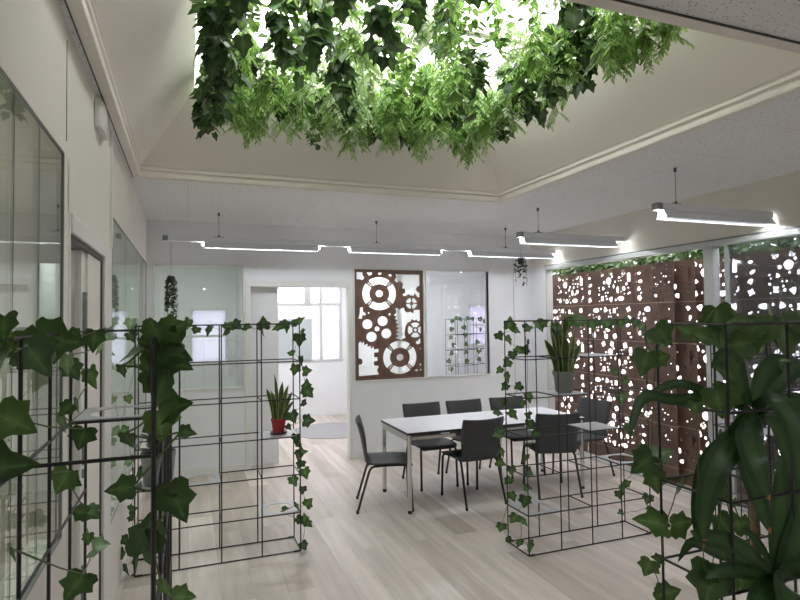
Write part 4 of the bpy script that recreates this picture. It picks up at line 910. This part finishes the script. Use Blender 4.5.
kinds = [('ivy', [M['ivy_dark'], M['ivy']], 'dark lobed ivy strand hanging from the skylight opening', 'ivy strands hanging from the skylight'),
         ('feather', [M['fern'], M['fern_mid']], 'bright green feathery strand hanging from the skylight opening', 'feathery strands hanging from the skylight'),
         ('feather', [M['fern_pale'], M['fern']], 'pale green feathery strand hanging from the skylight opening', 'pale strands hanging from the skylight'),
         ('oval', [M['fern_mid'], M['ivy']], 'green small leaved strand hanging from the skylight opening', 'small leaved strands hanging from the skylight')]
protos = []
for k, (kd, ms, lb, gp) in enumerate(kinds):
    for j in range(3):
        p = strand('ivy_strand' if kd == 'ivy' else 'hanging_strand', kd, (0.30, 0.38, 0.46)[j], 100+10*k+j, ms); tag(p, lb, 'hanging greenery', gp); protos.append((k, p))
used_proto = set()
def put_strand(x, y, z, rn, weights):
    k = rn.choices(range(4), weights)[0]; cand = [p for kk, p in protos if kk == k]; p = rn.choice(cand)
    if p.name in used_proto: o = copy_tree(p)
    else: o = p; used_proto.add(p.name)
    o.location = (x, y, z); o.rotation_euler = (0, 0, rn.uniform(0, 2*PI)); o.scale = (1, 1, rn.uniform(0.8, 1.05))
rn = random.Random(77); spots2 = []
def scatter(n, x0, x1, y0, y1, z0, z1, wts, dmin):
    for _ in range(n):
        for tr_ in range(30):
            x, y = rn.uniform(x0, x1), rn.uniform(y0, y1)
            if all((x-a)**2+(y-b)**2 > dmin*dmin for a, b in spots2): break
        else: continue
        spots2.append((x, y)); put_strand(x, y, rn.uniform(z0, z1), rn, wts)
scatter(52, OX0+0.10, OX1-0.16, OY1-0.34, OY1-0.08, 3.57, 3.68, (3, 9, 6, 2), 0.09)
scatter(34, OX1-0.46, OX1-0.17, OY0+0.05, OY1-0.28, 3.52, 3.62, (4, 8, 4, 2), 0.10)
scatter(16, OX0+0.08, OX0+0.19, OY0+0.4, OY1-0.36, 3.46, 3.54, (9, 2, 1, 2), 0.13)
scatter(46, OX0+0.25, OX1-0.40, OY1-0.95, OY1-0.32, 3.54, 3.68, (5, 8, 4, 3), 0.13)
scatter(36, OX0+0.20, OX1-0.40, OY0+0.1, OY1-0.95, 3.54, 3.66, (7, 4, 2, 3), 0.17)
m = MB()
for k in range(13): x = OX0+(OX1-OX0)*k/12; m.tube([(x, OY0, 3.545), (x, OY1, 3.545)], 0.003, 5)
for k in range(13): y = OY0+(OY1-OY0)*k/12; m.tube([(OX0, y, 3.552), (OX1, y, 3.552)], 0.003, 5)
o = m.build('hanging_grid', M['cable']); tag(o, 'wire grid across the skylight opening carrying the hanging greenery', 'wire grid')

# greenery above the outdoor screens
def bush(seed):
    rn = random.Random(seed); r = empty('climbing_plant'); lf = MB(); st = MB()
    st.tube([(0, -0.3, -0.02), (0, 0, 0.0), (0, 0.3, -0.02)], 0.006, 5)
    for i in range(420):
        q = Vector((rn.uniform(-0.05, 0.16), rn.uniform(-0.44, 0.44), rn.uniform(-0.09, 0.09)))
        leaf_geo(lf, q, Vector((rn.uniform(-1, 1), rn.uniform(-1, 1), rn.uniform(-1, 0.5))), Vector((-0.5, rn.uniform(-.5, .5), 0.6)), rn.uniform(0.04, 0.08), rn, rn.choice((0, 1)))
    lf.build('foliage', [M['ivy_dark'], M['ivy']], r); st.build('stem', M['stem'], r); return r
bp = [bush(5), bush(6)]
for k in range(6):
    o = bp[k] if k < 2 else copy_tree(bp[k % 2])
    o.location = (5.0, 6.45-k*0.85, 2.43); tag(o, 'dark climbing plant spilling over the top of the rusty screens', 'climbing plant', 'climbers along the top of the screens')

# rug in the back room
m = MB(); m.lathe([(0.62, 0), (0.64, 0.002), (0.64, 0.008), (0.60, 0.011)], (0, 0, 0), 40); m.lathe([(0.52, 0.0095), (0.50, 0.0135)], (0, 0, 0), 40); o = m.build('round_rug', M['mat'], None, loc=(2.15, 8.85, 0.0)); tag(o, 'round grey rug on the floor beyond the open doorway', 'rug')
